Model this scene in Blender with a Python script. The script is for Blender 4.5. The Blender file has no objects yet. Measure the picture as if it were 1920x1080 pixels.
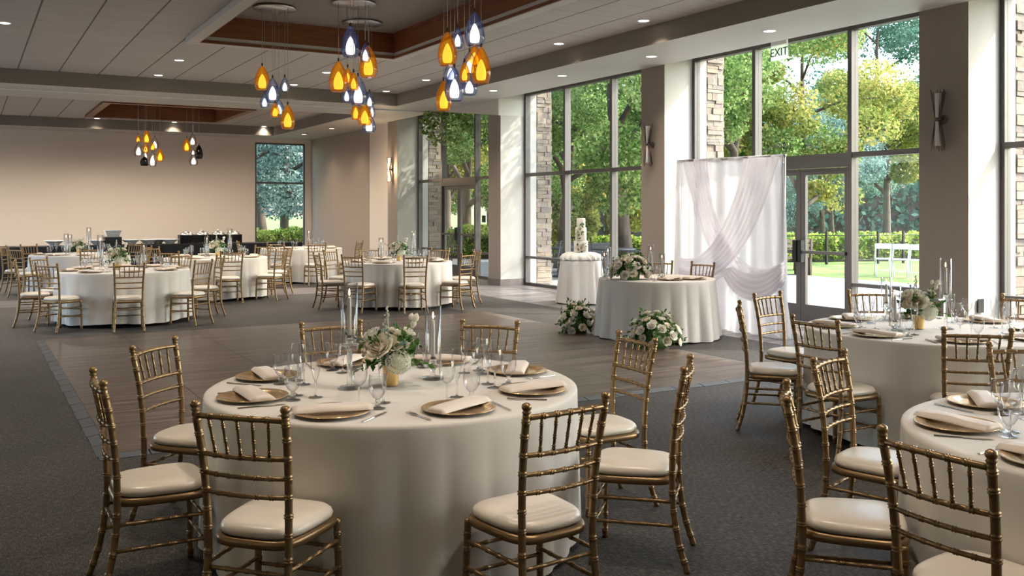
import bpy, math, random
import numpy as np
from mathutils import Vector, Matrix

PI = math.pi
S = bpy.context.scene
COL = S.collection
random.seed(7)
RNG = np.random.default_rng(7)

# ------------------------------------------------------------------ camera, world, sun, exposure
TH = 0.5243
CAM_H = 1.65
F_PX = 1768.0
cam_d = bpy.data.cameras.new('camera')
cam = bpy.data.objects.new('camera', cam_d)
COL.objects.link(cam)
cam.location = (0, 0, CAM_H)
cam.rotation_euler = (PI / 2, 0, -TH)
cam_d.sensor_width = 36
cam_d.lens = F_PX / 1920 * 36
cam_d.shift_y = -(540 - 393) / 1920
cam_d.clip_end = 400
S.camera = cam

S.view_settings.view_transform = 'Standard'
S.view_settings.look = 'None'
S.view_settings.gamma = 1
S.view_settings.use_curve_mapping = False
S.view_settings.exposure = 0.36
S.cycles.max_bounces = 7
S.cycles.diffuse_bounces = 4
S.cycles.glossy_bounces = 3
S.cycles.transmission_bounces = 6
S.cycles.transparent_max_bounces = 24
S.cycles.caustics_reflective = False
S.cycles.caustics_refractive = False
S.cycles.sample_clamp_indirect = 6

world = bpy.data.worlds.new('sky')
S.world = world
world.use_nodes = True
wn = world.node_tree.nodes
wn.clear()
w_out = wn.new('ShaderNodeOutputWorld')
w_bg = wn.new('ShaderNodeBackground')
w_sky = wn.new('ShaderNodeTexSky')
w_sky.sky_type = 'NISHITA'
w_sky.sun_disc = False
w_sky.sun_elevation = math.radians(40)
w_sky.sun_rotation = math.radians(115)
w_sky.air_density = 1.0
w_sky.dust_density = 2.5
w_bg.inputs['Strength'].default_value = 1.0
world.node_tree.links.new(w_sky.outputs[0], w_bg.inputs['Color'])
world.node_tree.links.new(w_bg.outputs[0], w_out.inputs['Surface'])

sun_d = bpy.data.lights.new('sun', 'SUN')
sun_d.energy = 5.6
sun_d.angle = math.radians(0.6)
sun_d.color = (1.0, 0.93, 0.82)
sun = bpy.data.objects.new('sun', sun_d)
COL.objects.link(sun)
sun.rotation_euler = Vector((-0.62, 0.42, -0.66)).to_track_quat('-Z', 'Y').to_euler()

SPOT_W = 100.0     # recessed ceiling lamps and added fill spots

# ------------------------------------------------------------------ picture helpers (used once to read positions)
_s, _c = math.sin(TH), math.cos(TH)


def at_depth(px, py, d):
    t = (px - 960) / F_PX
    return Vector((d * (_s + t * _c), d * (_c - t * _s), CAM_H + (393 - py) * d / F_PX))


def on_z(px, py, z=0.0):
    return at_depth(px, py, F_PX * (CAM_H - z) / (py - 393))


def lerp(a, b, t):
    return a + (b - a) * t


# ------------------------------------------------------------------ materials
def new_mat(name):
    m = bpy.data.materials.new(name)
    m.use_nodes = True
    nt = m.node_tree
    return m, nt, nt.nodes, nt.links, nt.nodes['Principled BSDF']


def setin(b, **kw):
    for k, v in kw.items():
        k = k.replace('_', ' ')
        if k in b.inputs:
            b.inputs[k].default_value = v


def c4(c):
    return (c[0], c[1], c[2], 1)


def coord(nt, scale=(1, 1, 1), rot=(0, 0, 0), kind='Object'):
    tc = nt.nodes.new('ShaderNodeTexCoord')
    mp = nt.nodes.new('ShaderNodeMapping')
    mp.inputs['Scale'].default_value = scale
    mp.inputs['Rotation'].default_value = rot
    nt.links.new(tc.outputs[kind], mp.inputs['Vector'])
    return mp.outputs['Vector']


def noise(nt, vec, scale, detail=3, rough=0.5):
    n = nt.nodes.new('ShaderNodeTexNoise')
    n.inputs['Scale'].default_value = scale
    n.inputs['Detail'].default_value = detail
    n.inputs['Roughness'].default_value = rough
    nt.links.new(vec, n.inputs['Vector'])
    return n.outputs['Fac']


def ramp(nt, fac, stops):
    r = nt.nodes.new('ShaderNodeValToRGB')
    e = r.color_ramp.elements
    while len(e) > 1:
        e.remove(e[-1])
    e[0].position = stops[0][0]
    e[0].color = c4(stops[0][1])
    for p, c in stops[1:]:
        k = e.new(p)
        k.color = c4(c)
    nt.links.new(fac, r.inputs['Fac'])
    return r.outputs['Color']


def bump(nt, b, h, strength=0.3, dist=0.01):
    n = nt.nodes.new('ShaderNodeBump')
    n.inputs['Strength'].default_value = strength
    n.inputs['Distance'].default_value = dist
    nt.links.new(h, n.inputs['Height'])
    nt.links.new(n.outputs[0], b.inputs['Normal'])


def simple(name, col, rough=0.5, metal=0.0, var=0.06, nscale=20, bmp=0.0, spec=0.5, sc=(1, 1, 1)):
    m, nt, nn, L, b = new_mat(name)
    setin(b, Roughness=rough, Metallic=metal)
    b.inputs['Specular IOR Level'].default_value = spec
    v = coord(nt, sc)
    f = noise(nt, v, nscale)
    c = ramp(nt, f, [(0.3, [x * (1 - var) for x in col]), (0.7, [min(1, x * (1 + var)) for x in col])])
    L.new(c, b.inputs['Base Color'])
    if bmp:
        bump(nt, b, f, bmp, 0.005)
    return m


def emit(name, col, st):
    m, nt, nn, L, b = new_mat(name)
    setin(b, Base_Color=c4(col), Emission_Color=c4(col), Emission_Strength=st, Roughness=0.6)
    return m


M = {}
M['wall'] = simple('wall_paint', (0.78, 0.69, 0.60), 0.85, nscale=60, var=0.02, bmp=0.05, spec=0.2)
M['wall_dark'] = simple('dark_wall_tone', (0.40, 0.325, 0.27), 0.85, nscale=60, var=0.02, spec=0.2)  # side wall segment, darker than the other walls
M['column'] = simple('column_paint', (0.54, 0.52, 0.48), 0.8, nscale=60, var=0.02, spec=0.25)
M['column_face'] = simple('dark_column_front', (0.30, 0.255, 0.22), 0.8, nscale=60, var=0.02, spec=0.25)  # room-facing column sides, darker than the returns
M['soffit'] = simple('soffit_paint', (0.62, 0.60, 0.56), 0.5, nscale=30, var=0.02, spec=0.35)
M['fascia'] = simple('fascia_paint', (0.25, 0.215, 0.18), 0.7, nscale=30, var=0.02, spec=0.3)
M['baseboard'] = simple('baseboard_vinyl', (0.17, 0.14, 0.13), 0.5)
M['bronze'] = simple('window_frame_metal', (0.11, 0.10, 0.097), 0.45, 0.4, 0.03)
M['stone_core'] = simple('mortar', (0.13, 0.11, 0.10), 0.95)
M['steel'] = simple('brushed_steel', (0.55, 0.55, 0.56), 0.3, 1.0, 0.05, 200)
M['white'] = simple('white_paint', (0.8, 0.8, 0.79), 0.5, var=0.02)
M['white_plastic'] = simple('white_resin', (0.82, 0.84, 0.88), 0.4, var=0.02)
M['porcelain'] = simple('porcelain', (0.80, 0.81, 0.83), 0.25, var=0.02)
M['black_cloth'] = simple('black_cloth', (0.008, 0.008, 0.012), 0.8, var=0.2)
M['black_metal'] = simple('black_metal', (0.015, 0.015, 0.018), 0.45, 0.5)
M['patio_metal'] = simple('patio_furniture_metal', (0.03, 0.035, 0.045), 0.5, 0.3)
M['trim'] = simple('edge_trim_rubber', (0.075, 0.085, 0.10), 0.35, nscale=8, var=0.2)
M['cord'] = simple('steel_cord', (0.45, 0.42, 0.38), 0.35, 0.7)
M['tray_metal'] = simple('chafing_lid_steel', (0.7, 0.7, 0.7), 0.25, 1.0)
M['fondant'] = simple('white_fondant', (0.84, 0.81, 0.75), 0.5, var=0.02)
M['blush'] = simple('blush_sugar_petal', (0.80, 0.68, 0.62), 0.6, var=0.05)
M['candle'] = simple('white_wax', (0.85, 0.83, 0.79), 0.4, var=0.01)
M['silver'] = simple('silver_cutlery', (0.60, 0.59, 0.58), 0.22, 1.0, 0.03)
M['dark_bronze'] = simple('sconce_bronze', (0.12, 0.09, 0.075), 0.4, 0.7)
M['plate_red'] = simple('bark', (0.10, 0.075, 0.055), 0.9, nscale=9, var=0.35, bmp=0.6, sc=(1, 1, 0.3))
M['bark'] = M['plate_red']
M['house'] = simple('pale_stucco', (0.62, 0.62, 0.62), 0.8)
M['roof'] = simple('roof_tile', (0.25, 0.14, 0.11), 0.8)
M['stem'] = simple('green_stem', (0.10, 0.19, 0.05), 0.6)
M['lamp_on'] = emit('lamp_diffuser', (1.0, 0.93, 0.84), 5.0)
M['flame'] = emit('candle_flame', (1.0, 0.62, 0.25), 9.0)
M['core_white'] = emit('lit_opal_glass', (1.0, 0.93, 0.84), 1.0)
M['core_yellow'] = emit('lit_amber_core', (1.0, 0.88, 0.30), 0.8)
M['sconce_glow'] = emit('lit_sconce_tube', (1.0, 0.72, 0.48), 2.2)
M['sconce_core'] = simple('opal_sconce_tube', (0.62, 0.58, 0.60), 0.4)
M['exit_letters'] = simple('exit_letter_green', (0.02, 0.10, 0.06), 0.5)


def gold(name, col, rough):
    m, nt, nn, L, b = new_mat(name)
    v = coord(nt)
    f = noise(nt, v, 14, 2)
    L.new(ramp(nt, f, [(0.3, [x * 0.95 for x in col]), (0.7, col)]), b.inputs['Base Color'])
    setin(b, Metallic=0.75, Roughness=rough)
    return m


M['chair_gold'] = gold('antique_gold_paint', (0.30, 0.195, 0.098), 0.36)
M['charger'] = gold('gold_charger', (0.82, 0.56, 0.30), 0.2)
M['charger_pale'] = gold('pale_gold_rim', (0.85, 0.70, 0.48), 0.3)
M['vase_gold'] = gold('gold_vase', (0.74, 0.50, 0.20), 0.33)


def m_cushion():
    m, nt, nn, L, b = new_mat('ivory_vinyl')
    f = noise(nt, coord(nt), 9, 2)
    L.new(ramp(nt, f, [(0.3, (0.82, 0.73, 0.62)), (0.7, (0.87, 0.79, 0.69))]), b.inputs['Base Color'])
    setin(b, Roughness=0.33)
    b.inputs['Coat Weight'].default_value = 0.6
    b.inputs['Coat Roughness'].default_value = 0.3
    bump(nt, b, f, 0.15, 0.01)
    return m


M['cushion'] = m_cushion()


def m_cloth(name, col, rough=0.75, sheen=0.3, weave=900):
    m, nt, nn, L, b = new_mat(name)
    v = coord(nt)
    f = noise(nt, v, weave, 1)
    g = noise(nt, v, 5, 3)
    L.new(ramp(nt, g, [(0.35, [x * 0.97 for x in col]), (0.65, col)]), b.inputs['Base Color'])
    setin(b, Roughness=rough)
    b.inputs['Sheen Weight'].default_value = sheen
    bump(nt, b, f, 0.12, 0.002)
    return m


M['linen'] = m_cloth('cream_linen', (0.74, 0.69, 0.63), 0.6, 0.15)
M['linen_white'] = m_cloth('white_organza', (0.84, 0.83, 0.80), 0.6)
M['napkin'] = m_cloth('blush_satin_napkin', (0.80, 0.68, 0.59), 0.5)


def m_carpet():
    m, nt, nn, L, b = new_mat('charcoal_carpet')
    v = coord(nt, (1, 1, 1))
    f1 = noise(nt, coord(nt, (150, 26, 1)), 1.0, 2)
    f2 = noise(nt, coord(nt, (26, 150, 1)), 1.0, 2)
    f3 = noise(nt, v, 1.2, 3)
    mx = nn.new('ShaderNodeMath')
    mx.operation = 'MULTIPLY'
    L.new(f1, mx.inputs[0])
    L.new(f2, mx.inputs[1])
    ad = nn.new('ShaderNodeMath')
    ad.operation = 'MULTIPLY_ADD'
    L.new(f3, ad.inputs[0])
    ad.inputs[1].default_value = 0.12
    L.new(mx.outputs[0], ad.inputs[2])
    L.new(ramp(nt, ad.outputs[0], [(0.22, (0.008, 0.007, 0.007)), (0.31, (0.029, 0.025, 0.023)), (0.42, (0.11, 0.092, 0.078))]), b.inputs['Base Color'])
    setin(b, Roughness=0.62)
    b.inputs['Specular IOR Level'].default_value = 0.5
    bump(nt, b, mx.outputs[0], 0.5, 0.006)
    return m


M['carpet'] = m_carpet()


def m_wood_floor(name, tint=1.0, cast=(1, 1, 1)):
    m, nt, nn, L, b = new_mat(name)
    f1 = noise(nt, coord(nt, (1.3, 38, 1)), 1.0, 4, 0.65)
    f2 = noise(nt, coord(nt, (0.5, 9, 1)), 1.0, 3)
    mx = nn.new('ShaderNodeMath')
    mx.operation = 'MULTIPLY_ADD'
    L.new(f2, mx.inputs[0])
    mx.inputs[1].default_value = 0.5
    L.new(f1, mx.inputs[2])
    dark, mid, lite = [tuple(a * b_ for a, b_ in zip(q, cast)) for q in ((0.045, 0.030, 0.023), (0.105, 0.074, 0.058), (0.19, 0.142, 0.115))]
    col = ramp(nt, mx.outputs[0], [(0.62, [x * tint for x in dark]), (0.75, [x * tint for x in mid]), (0.88, [x * tint for x in lite])])
    # panel seams every 0.905 m across and 0.92 m along
    br = nn.new('ShaderNodeTexBrick')
    br.offset = 0
    br.inputs['Scale'].default_value = 1
    br.inputs['Brick Width'].default_value = 0.905
    br.inputs['Row Height'].default_value = 0.92
    br.inputs['Mortar Size'].default_value = 0.008
    br.inputs['Mortar Smooth'].default_value = 0
    br.inputs['Color1'].default_value = (1, 1, 1, 1)
    br.inputs['Color2'].default_value = (0.93, 0.93, 0.93, 1)
    br.inputs['Mortar'].default_value = (0.12, 0.12, 0.12, 1)
    L.new(coord(nt), br.inputs['Vector'])
    mm = nn.new('ShaderNodeMix')
    mm.data_type = 'RGBA'
    mm.blend_type = 'MULTIPLY'
    mm.inputs[0].default_value = 1
    L.new(col, mm.inputs[6])
    L.new(br.outputs['Color'], mm.inputs[7])
    L.new(mm.outputs[2], b.inputs['Base Color'])
    setin(b, Roughness=0.34)
    bump(nt, b, f1, 0.12, 0.004)
    return m


M['dance'] = m_wood_floor('dance_floor_laminate')
M['plank'] = m_wood_floor('vinyl_plank', 1.8, (.85, 1.05, 1.38))  # cool cast in the base colour stands in for reflected sky


def m_tile():
    m, nt, nn, L, b = new_mat('ceiling_tile')
    br = nn.new('ShaderNodeTexBrick')
    br.offset = 0
    br.inputs['Scale'].default_value = 1
    br.inputs['Brick Width'].default_value = 0.71
    br.inputs['Row Height'].default_value = 500
    br.inputs['Mortar Size'].default_value = 0.012
    br.inputs['Mortar Smooth'].default_value = 0
    br.inputs['Color1'].default_value = (1, 1, 1, 1)
    br.inputs['Color2'].default_value = (1, 1, 1, 1)
    br.inputs['Mortar'].default_value = (0.25, 0.24, 0.22, 1)
    mp = nn.new('ShaderNodeMapping')
    mp.inputs['Location'].default_value = (-0.13, 250, 0)
    tc = nn.new('ShaderNodeTexCoord')
    L.new(tc.outputs['Object'], mp.inputs['Vector'])
    L.new(mp.outputs[0], br.inputs['Vector'])
    b2 = nn.new('ShaderNodeTexBrick')
    b2.offset = 0
    for k, v in (('Scale', 1), ('Brick Width', 500), ('Row Height', 0.71), ('Mortar Size', 0.0045), ('Mortar Smooth', 0)):
        b2.inputs[k].default_value = v
    b2.inputs['Color1'].default_value = (1, 1, 1, 1)
    b2.inputs['Color2'].default_value = (0.96, 0.96, 0.96, 1)
    b2.inputs['Mortar'].default_value = (0.55, 0.53, 0.5, 1)
    mp2 = nn.new('ShaderNodeMapping')
    mp2.inputs['Location'].default_value = (250, 0, 0)
    L.new(tc.outputs['Object'], mp2.inputs['Vector'])
    L.new(mp2.outputs[0], b2.inputs['Vector'])
    f = noise(nt, coord(nt, (1.5, 40, 1)), 1.0, 4, 0.7)
    base = ramp(nt, f, [(0.3, (0.53, 0.49, 0.46)), (0.7, (0.62, 0.58, 0.55))])
    prev = base
    for t in (br, b2):
        mm = nn.new('ShaderNodeMix')
        mm.data_type = 'RGBA'
        mm.blend_type = 'MULTIPLY'
        mm.inputs[0].default_value = 1
        L.new(prev, mm.inputs[6])
        L.new(t.outputs['Color'], mm.inputs[7])
        prev = mm.outputs[2]
    L.new(prev, b.inputs['Base Color'])
    setin(b, Roughness=0.7)
    return m


M['tile'] = m_tile()
M['coffer_top'] = simple('coffer_ceiling_paint', (0.27, 0.235, 0.215), 0.6, var=0.02)


def m_cherry():
    m, nt, nn, L, b = new_mat('cherry_wood')
    f = noise(nt, coord(nt, (2.0, 2.0, 40)), 1.0, 4, 0.6)
    L.new(ramp(nt, f, [(0.3, (0.17, 0.055, 0.018)), (0.7, (0.28, 0.10, 0.036))]), b.inputs['Base Color'])
    setin(b, Roughness=0.35)
    return m


M['cherry'] = m_cherry()


def m_stone():
    m, nt, nn, L, b = new_mat('stacked_ledge_stone')
    g = nn.new('ShaderNodeNewGeometry')
    c = ramp(nt, g.outputs['Random Per Island'], [(0.0, (0.248, 0.198, 0.157)), (0.25, (0.360, 0.282, 0.209)), (0.45, (0.223, 0.186, 0.174)), (0.65, (0.384, 0.318, 0.249)), (0.85, (0.285, 0.228, 0.209)), (1.0, (0.409, 0.336, 0.255))])
    f = noise(nt, coord(nt), 14, 5, 0.7)
    r2 = ramp(nt, f, [(0.3, (0.75, 0.75, 0.75)), (0.7, (1.1, 1.08, 1.05))])
    mm = nn.new('ShaderNodeMix')
    mm.data_type = 'RGBA'
    mm.blend_type = 'MULTIPLY'
    mm.inputs[0].default_value = 1
    L.new(c, mm.inputs[6])
    L.new(r2, mm.inputs[7])
    L.new(mm.outputs[2], b.inputs['Base Color'])
    setin(b, Roughness=0.9)
    bump(nt, b, f, 0.7, 0.02)
    return m


M['stone'] = m_stone()


def m_glass(name, tint=(1, 1, 1), edge=None, refl=1.0, ior=1.45, glow=None):
    """thin clear glass: transparent with a Fresnel reflection; thick edges take a deeper tint"""
    m, nt, nn, L, b = new_mat(name)
    nn.remove(b)
    out = nn['Material Output']
    tr = nn.new('ShaderNodeBsdfTransparent')
    gl = nn.new('ShaderNodeBsdfGlossy')
    gl.inputs['Roughness'].default_value = 0.02
    tr.inputs['Color'].default_value = c4(tint)
    if edge:
        lw = nn.new('ShaderNodeLayerWeight')
        lw.inputs['Blend'].default_value = 0.35
        L.new(ramp(nt, lw.outputs['Facing'], [(0.1, tint), (0.75, edge)]), tr.inputs['Color'])
    fr = nn.new('ShaderNodeLayerWeight')
    fr.inputs['Blend'].default_value = 0.5
    pw = nn.new('ShaderNodeMath')
    pw.operation = 'POWER'
    pw.inputs[1].default_value = 4.0
    L.new(fr.outputs['Facing'], pw.inputs[0])
    mu = nn.new('ShaderNodeMath')
    mu.operation = 'MULTIPLY_ADD'
    mu.use_clamp = True
    mu.inputs[1].default_value = 0.55 * refl
    mu.inputs[2].default_value = 0.04 * refl
    L.new(pw.outputs[0], mu.inputs[0])
    mx = nn.new('ShaderNodeMixShader')
    L.new(mu.outputs[0], mx.inputs[0])
    L.new(tr.outputs[0], mx.inputs[1])
    L.new(gl.outputs[0], mx.inputs[2])
    res = mx.outputs[0]
    if glow:                       # glass of a lit lamp
        em = nn.new('ShaderNodeEmission')
        em.inputs['Color'].default_value = c4(glow)
        em.inputs['Strength'].default_value = 1.0
        ads = nn.new('ShaderNodeAddShader')
        L.new(res, ads.inputs[0])
        L.new(em.outputs[0], ads.inputs[1])
        res = ads.outputs[0]
    L.new(res, out.inputs['Surface'])
    return m


M['pane'] = m_glass('window_glass', (0.93, 0.96, 0.95), None, 0.6)
M['crystal'] = m_glass('drinking_glass', (0.985, 0.985, 0.99), (0.62, 0.62, 0.66), 2.0, 1.5)
M['crystal_solid'] = m_glass('solid_crystal', (0.97, 0.975, 0.98), (0.66, 0.67, 0.72), 1.6, 1.6)
M['cyl_glass'] = m_glass('cylinder_glass', (0.985, 0.985, 0.99), (0.72, 0.72, 0.75), 1.7, 1.45)
M['shade_amber'] = m_glass('amber_glass', (1.0, 0.72, 0.18), (0.42, 0.12, 0.012), 1.0, glow=(0.09, 0.028, 0.002))
M['shade_blue'] = m_glass('blue_glass', (0.86, 0.90, 1.0), (0.07, 0.12, 0.33), 1.2, glow=(0.004, 0.008, 0.022))
M['shade_clear'] = m_glass('clear_shade_glass', (0.97, 0.96, 0.96), (0.40, 0.36, 0.34), 1.4)
M['shade_black'] = m_glass('smoke_glass', (0.10, 0.09, 0.09), (0.02, 0.02, 0.02), 1.4)


def m_acrylic():
    m, nt, nn, L, b = new_mat('edge_lit_acrylic')
    nn.remove(b)
    tr = nn.new('ShaderNodeBsdfTransparent')
    di = nn.new('ShaderNodeBsdfTranslucent')
    di.inputs['Color'].default_value = (0.8, 0.88, 0.84, 1)
    mx = nn.new('ShaderNodeMixShader')
    mx.inputs[0].default_value = 0.3
    L.new(tr.outputs[0], mx.inputs[1])
    L.new(di.outputs[0], mx.inputs[2])
    L.new(mx.outputs[0], nn['Material Output'].inputs['Surface'])
    return m


M['acrylic'] = m_acrylic()


def m_solid_glass():
    m, nt, nn, L, b = new_mat('crystal_block')
    nn.remove(b)
    g = nn.new('ShaderNodeBsdfGlass')
    g.inputs['Roughness'].default_value = 0.0
    g.inputs['IOR'].default_value = 1.45
    tr = nn.new('ShaderNodeBsdfTransparent')
    mx = nn.new('ShaderNodeMixShader')
    mx.inputs[0].default_value = 0.35
    L.new(g.outputs[0], mx.inputs[1])
    L.new(tr.outputs[0], mx.inputs[2])
    L.new(mx.outputs[0], nn['Material Output'].inputs['Surface'])
    return m


M['crystal_solid'] = m_solid_glass()


def m_leaf(name, stops, trans=0.5, nsc=0.6):
    m, nt, nn, L, b = new_mat(name)
    nn.remove(b)
    out = nn['Material Output']
    g = nn.new('ShaderNodeNewGeometry')
    f = noise(nt, coord(nt), nsc, 2)
    ad = nn.new('ShaderNodeMath')
    ad.operation = 'MULTIPLY_ADD'
    L.new(g.outputs['Random Per Island'], ad.inputs[0])
    ad.inputs[1].default_value = 0.5
    L.new(f, ad.inputs[2])
    sb = nn.new('ShaderNodeMath')
    sb.operation = 'SUBTRACT'
    L.new(ad.outputs[0], sb.inputs[0])
    sb.inputs[1].default_value = 0.25
    col = ramp(nt, sb.outputs[0], stops)
    di = nn.new('ShaderNodeBsdfDiffuse')
    tl = nn.new('ShaderNodeBsdfTranslucent')
    L.new(col, di.inputs['Color'])
    L.new(col, tl.inputs['Color'])
    mx = nn.new('ShaderNodeMixShader')
    mx.inputs[0].default_value = trans
    L.new(di.outputs[0], mx.inputs[1])
    L.new(tl.outputs[0], mx.inputs[2])
    L.new(mx.outputs[0], out.inputs['Surface'])
    return m


M['leaf_green'] = m_leaf('green_tree_leaves', [(0.2, (0.065, 0.13, 0.035)), (0.5, (0.20, 0.31, 0.09)), (0.85, (0.54, 0.62, 0.28))])
M['leaf_yellow'] = m_leaf('yellowing_tree_leaves', [(0.15, (0.085, 0.15, 0.035)), (0.45, (0.28, 0.32, 0.085)), (0.85, (0.66, 0.54, 0.20))])
M['leaf_blue'] = m_leaf('blue_green_needles', [(0.2, (0.05, 0.11, 0.07)), (0.6, (0.14, 0.26, 0.18)), (0.9, (0.30, 0.42, 0.30))], 0.3)
M['leaf_pine'] = m_leaf('grey_pine_needles', [(0.2, (0.09, 0.16, 0.14)), (0.6, (0.24, 0.36, 0.34)), (0.9, (0.60, 0.70, 0.66))], 0.3, 1.5)
M['leaf_hedge'] = m_leaf('hedge_leaves', [(0.15, (0.08, 0.16, 0.03)), (0.5, (0.30, 0.42, 0.08)), (0.85, (0.72, 0.70, 0.24))], 0.45, 2.0)
M['leaf_floral'] = m_leaf('florist_greenery', [(0.2, (0.03, 0.08, 0.02)), (0.6, (0.09, 0.19, 0.05)), (0.9, (0.22, 0.33, 0.12))], 0.3, 20)
M['petal'] = m_leaf('cream_petals', [(0.2, (0.84, 0.81, 0.70)), (0.8, (0.93, 0.91, 0.84))], 0.22, 20)
M['petal_blush'] = m_leaf('ivory_rose_petals', [(0.2, (0.86, 0.79, 0.65)), (0.8, (0.93, 0.88, 0.77))], 0.22, 20)
M['floret'] = m_leaf('hydrangea_florets', [(0.2, (0.70, 0.73, 0.58)), (0.8, (0.92, 0.92, 0.84))], 0.22, 20)


def m_sheer(nm, tr_, cc):
    m, nt, nn, L, b = new_mat(nm)
    nn.remove(b)
    out = nn['Material Output']
    di = nn.new('ShaderNodeBsdfDiffuse')
    tl = nn.new('ShaderNodeBsdfTranslucent')
    tp = nn.new('ShaderNodeBsdfTransparent')
    f = noise(nt, coord(nt), 3, 2)
    c = ramp(nt, f, [(0.3, [x * .93 for x in cc]), (0.7, cc)])
    L.new(c, di.inputs['Color'])
    L.new(c, tl.inputs['Color'])
    m1 = nn.new('ShaderNodeMixShader')
    m1.inputs[0].default_value = tr_
    L.new(di.outputs[0], m1.inputs[1])
    L.new(tl.outputs[0], m1.inputs[2])
    lw = nn.new('ShaderNodeLayerWeight')
    lw.inputs['Blend'].default_value = 0.5
    mr = nn.new('ShaderNodeMapRange')
    mr.inputs['To Min'].default_value = 0.07
    mr.inputs['To Max'].default_value = 0.02
    L.new(lw.outputs['Facing'], mr.inputs['Value'])
    m2 = nn.new('ShaderNodeMixShader')
    L.new(mr.outputs[0], m2.inputs[0])
    L.new(m1.outputs[0], m2.inputs[1])
    L.new(tp.outputs[0], m2.inputs[2])
    L.new(m2.outputs[0], out.inputs['Surface'])
    return m


M['sheer'] = m_sheer('sheer_white_voile', .32, (0.75, 0.735, 0.77))
M['sheer_swag'] = m_sheer('sheer_lavender_white_voile', .5, (0.93, 0.90, 0.935))


def m_grass():
    m, nt, nn, L, b = new_mat('lawn_grass')
    f = noise(nt, coord(nt), 0.7, 5, 0.7)
    f2 = noise(nt, coord(nt), 30, 3, 0.7)
    ad = nn.new('ShaderNodeMath')
    ad.operation = 'MULTIPLY_ADD'
    L.new(f2, ad.inputs[0])
    ad.inputs[1].default_value = 0.5
    L.new(f, ad.inputs[2])
    L.new(ramp(nt, ad.outputs[0], [(0.55, (0.05, 0.10, 0.018)), (0.75, (0.14, 0.22, 0.045)), (0.95, (0.32, 0.34, 0.12))]), b.inputs['Base Color'])
    setin(b, Roughness=0.9)
    bump(nt, b, f2, 0.8, 0.03)
    return m


M['grass'] = m_grass()
M['patio'] = simple('patio_concrete', (0.33, 0.32, 0.32), 0.85, nscale=2.5, var=0.12)

# ------------------------------------------------------------------ mesh building helpers


class MB:
    def __init__(self):
        self.v = []
        self.f = []
        self.sm = []

    def add(self, vs, fs, smooth=True):
        o = len(self.v)
        self.v += [tuple(p) for p in vs]
        self.f += [tuple(i + o for i in f) for f in fs]
        self.sm += [smooth] * len(fs)
        return self

    def box(self, x0, x1, y0, y1, z0, z1):
        vs = [(x, y, z) for z in (z0, z1) for y in (y0, y1) for x in (x0, x1)]
        fs = [(0, 2, 3, 1), (4, 5, 7, 6), (0, 1, 5, 4), (2, 6, 7, 3), (0, 4, 6, 2), (1, 3, 7, 5)]
        return self.add(vs, fs, False)

    def cbox(self, c, sx, sy, sz, mat=None):
        vs = [Vector((x * sx / 2, y * sy / 2, z * sz / 2)) for z in (-1, 1) for y in (-1, 1) for x in (-1, 1)]
        if mat is not None:
            vs = [mat @ q for q in vs]
        vs = [q + Vector(c) for q in vs]
        fs = [(0, 2, 3, 1), (4, 5, 7, 6), (0, 1, 5, 4), (2, 6, 7, 3), (0, 4, 6, 2), (1, 3, 7, 5)]
        return self.add(vs, fs, False)

    def lathe(self, prof, n=24, c=(0, 0, 0), cap=False):
        vs = []
        for r, z in prof:
            for i in range(n):
                a = 2 * PI * i / n
                vs.append((c[0] + r * math.cos(a), c[1] + r * math.sin(a), c[2] + z))
        fs = []
        for k in range(len(prof) - 1):
            for i in range(n):
                j = (i + 1) % n
                fs.append((k * n + i, k * n + j, (k + 1) * n + j, (k + 1) * n + i))
        if cap:
            fs.append(tuple(range(n))[::-1])
            fs.append(tuple((len(prof) - 1) * n + i for i in range(n)))
        return self.add(vs, fs, True)

    def tube(self, pts, rad, n=8, cap=True):
        pts = [Vector(p) for p in pts]
        if not isinstance(rad, (list, tuple)):
            rad = [rad] * len(pts)
        vs = []
        up0 = None
        for i, p in enumerate(pts):
            t = (pts[min(i + 1, len(pts) - 1)] - pts[max(i - 1, 0)])
            if t.length < 1e-9:
                t = Vector((0, 0, 1))
            t.normalize()
            if up0 is None:
                up0 = Vector((1, 0, 0)) if abs(t.x) < 0.8 else Vector((0, 1, 0))
            a = (up0 - t * up0.dot(t))
            if a.length < 1e-6:
                a = t.orthogonal()
            a.normalize()
            up0 = a
            b = t.cross(a)
            for k in range(n):
                w = 2 * PI * k / n
                vs.append(p + (a * math.cos(w) + b * math.sin(w)) * rad[i])
        fs = []
        for i in range(len(pts) - 1):
            for k in range(n):
                j = (k + 1) % n
                fs.append((i * n + k, i * n + j, (i + 1) * n + j, (i + 1) * n + k))
        if cap:
            fs.append(tuple(range(n))[::-1])
            fs.append(tuple((len(pts) - 1) * n + k for k in range(n)))
        return self.add(vs, fs, True)

    def mesh(self, name, mat):
        me = bpy.data.meshes.new(name)
        me.from_pydata(self.v, [], self.f)
        me.polygons.foreach_set('use_smooth', self.sm)
        me.materials.append(mat if not isinstance(mat, str) else M[mat])
        me.update()
        return me

    def build(self, name, mat, parent=None):
        return link(name, self.mesh(name, mat), parent)


def link(name, me, parent=None, loc=(0, 0, 0), rz=0.0):
    o = bpy.data.objects.new(name, me)
    COL.objects.link(o)
    o.location = loc
    o.rotation_euler = (0, 0, rz)
    if parent is not None:
        o.parent = parent
    return o


def tag(o, label=None, cat=None, group=None, kind=None):
    if label:
        o['label'] = label
    if cat:
        o['category'] = cat
    if group:
        o['group'] = group
    if kind:
        o['kind'] = kind
    return o


def thing(name, loc, label, cat, rz=0.0, group=None):
    return tag(link(name, None, None, loc, rz), label, cat, group)


def copy_tree(o, parent=None):
    c = o.copy()
    COL.objects.link(c)
    c.parent = parent
    for ch in list(o.children):
        copy_tree(ch, c)
    return c


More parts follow.
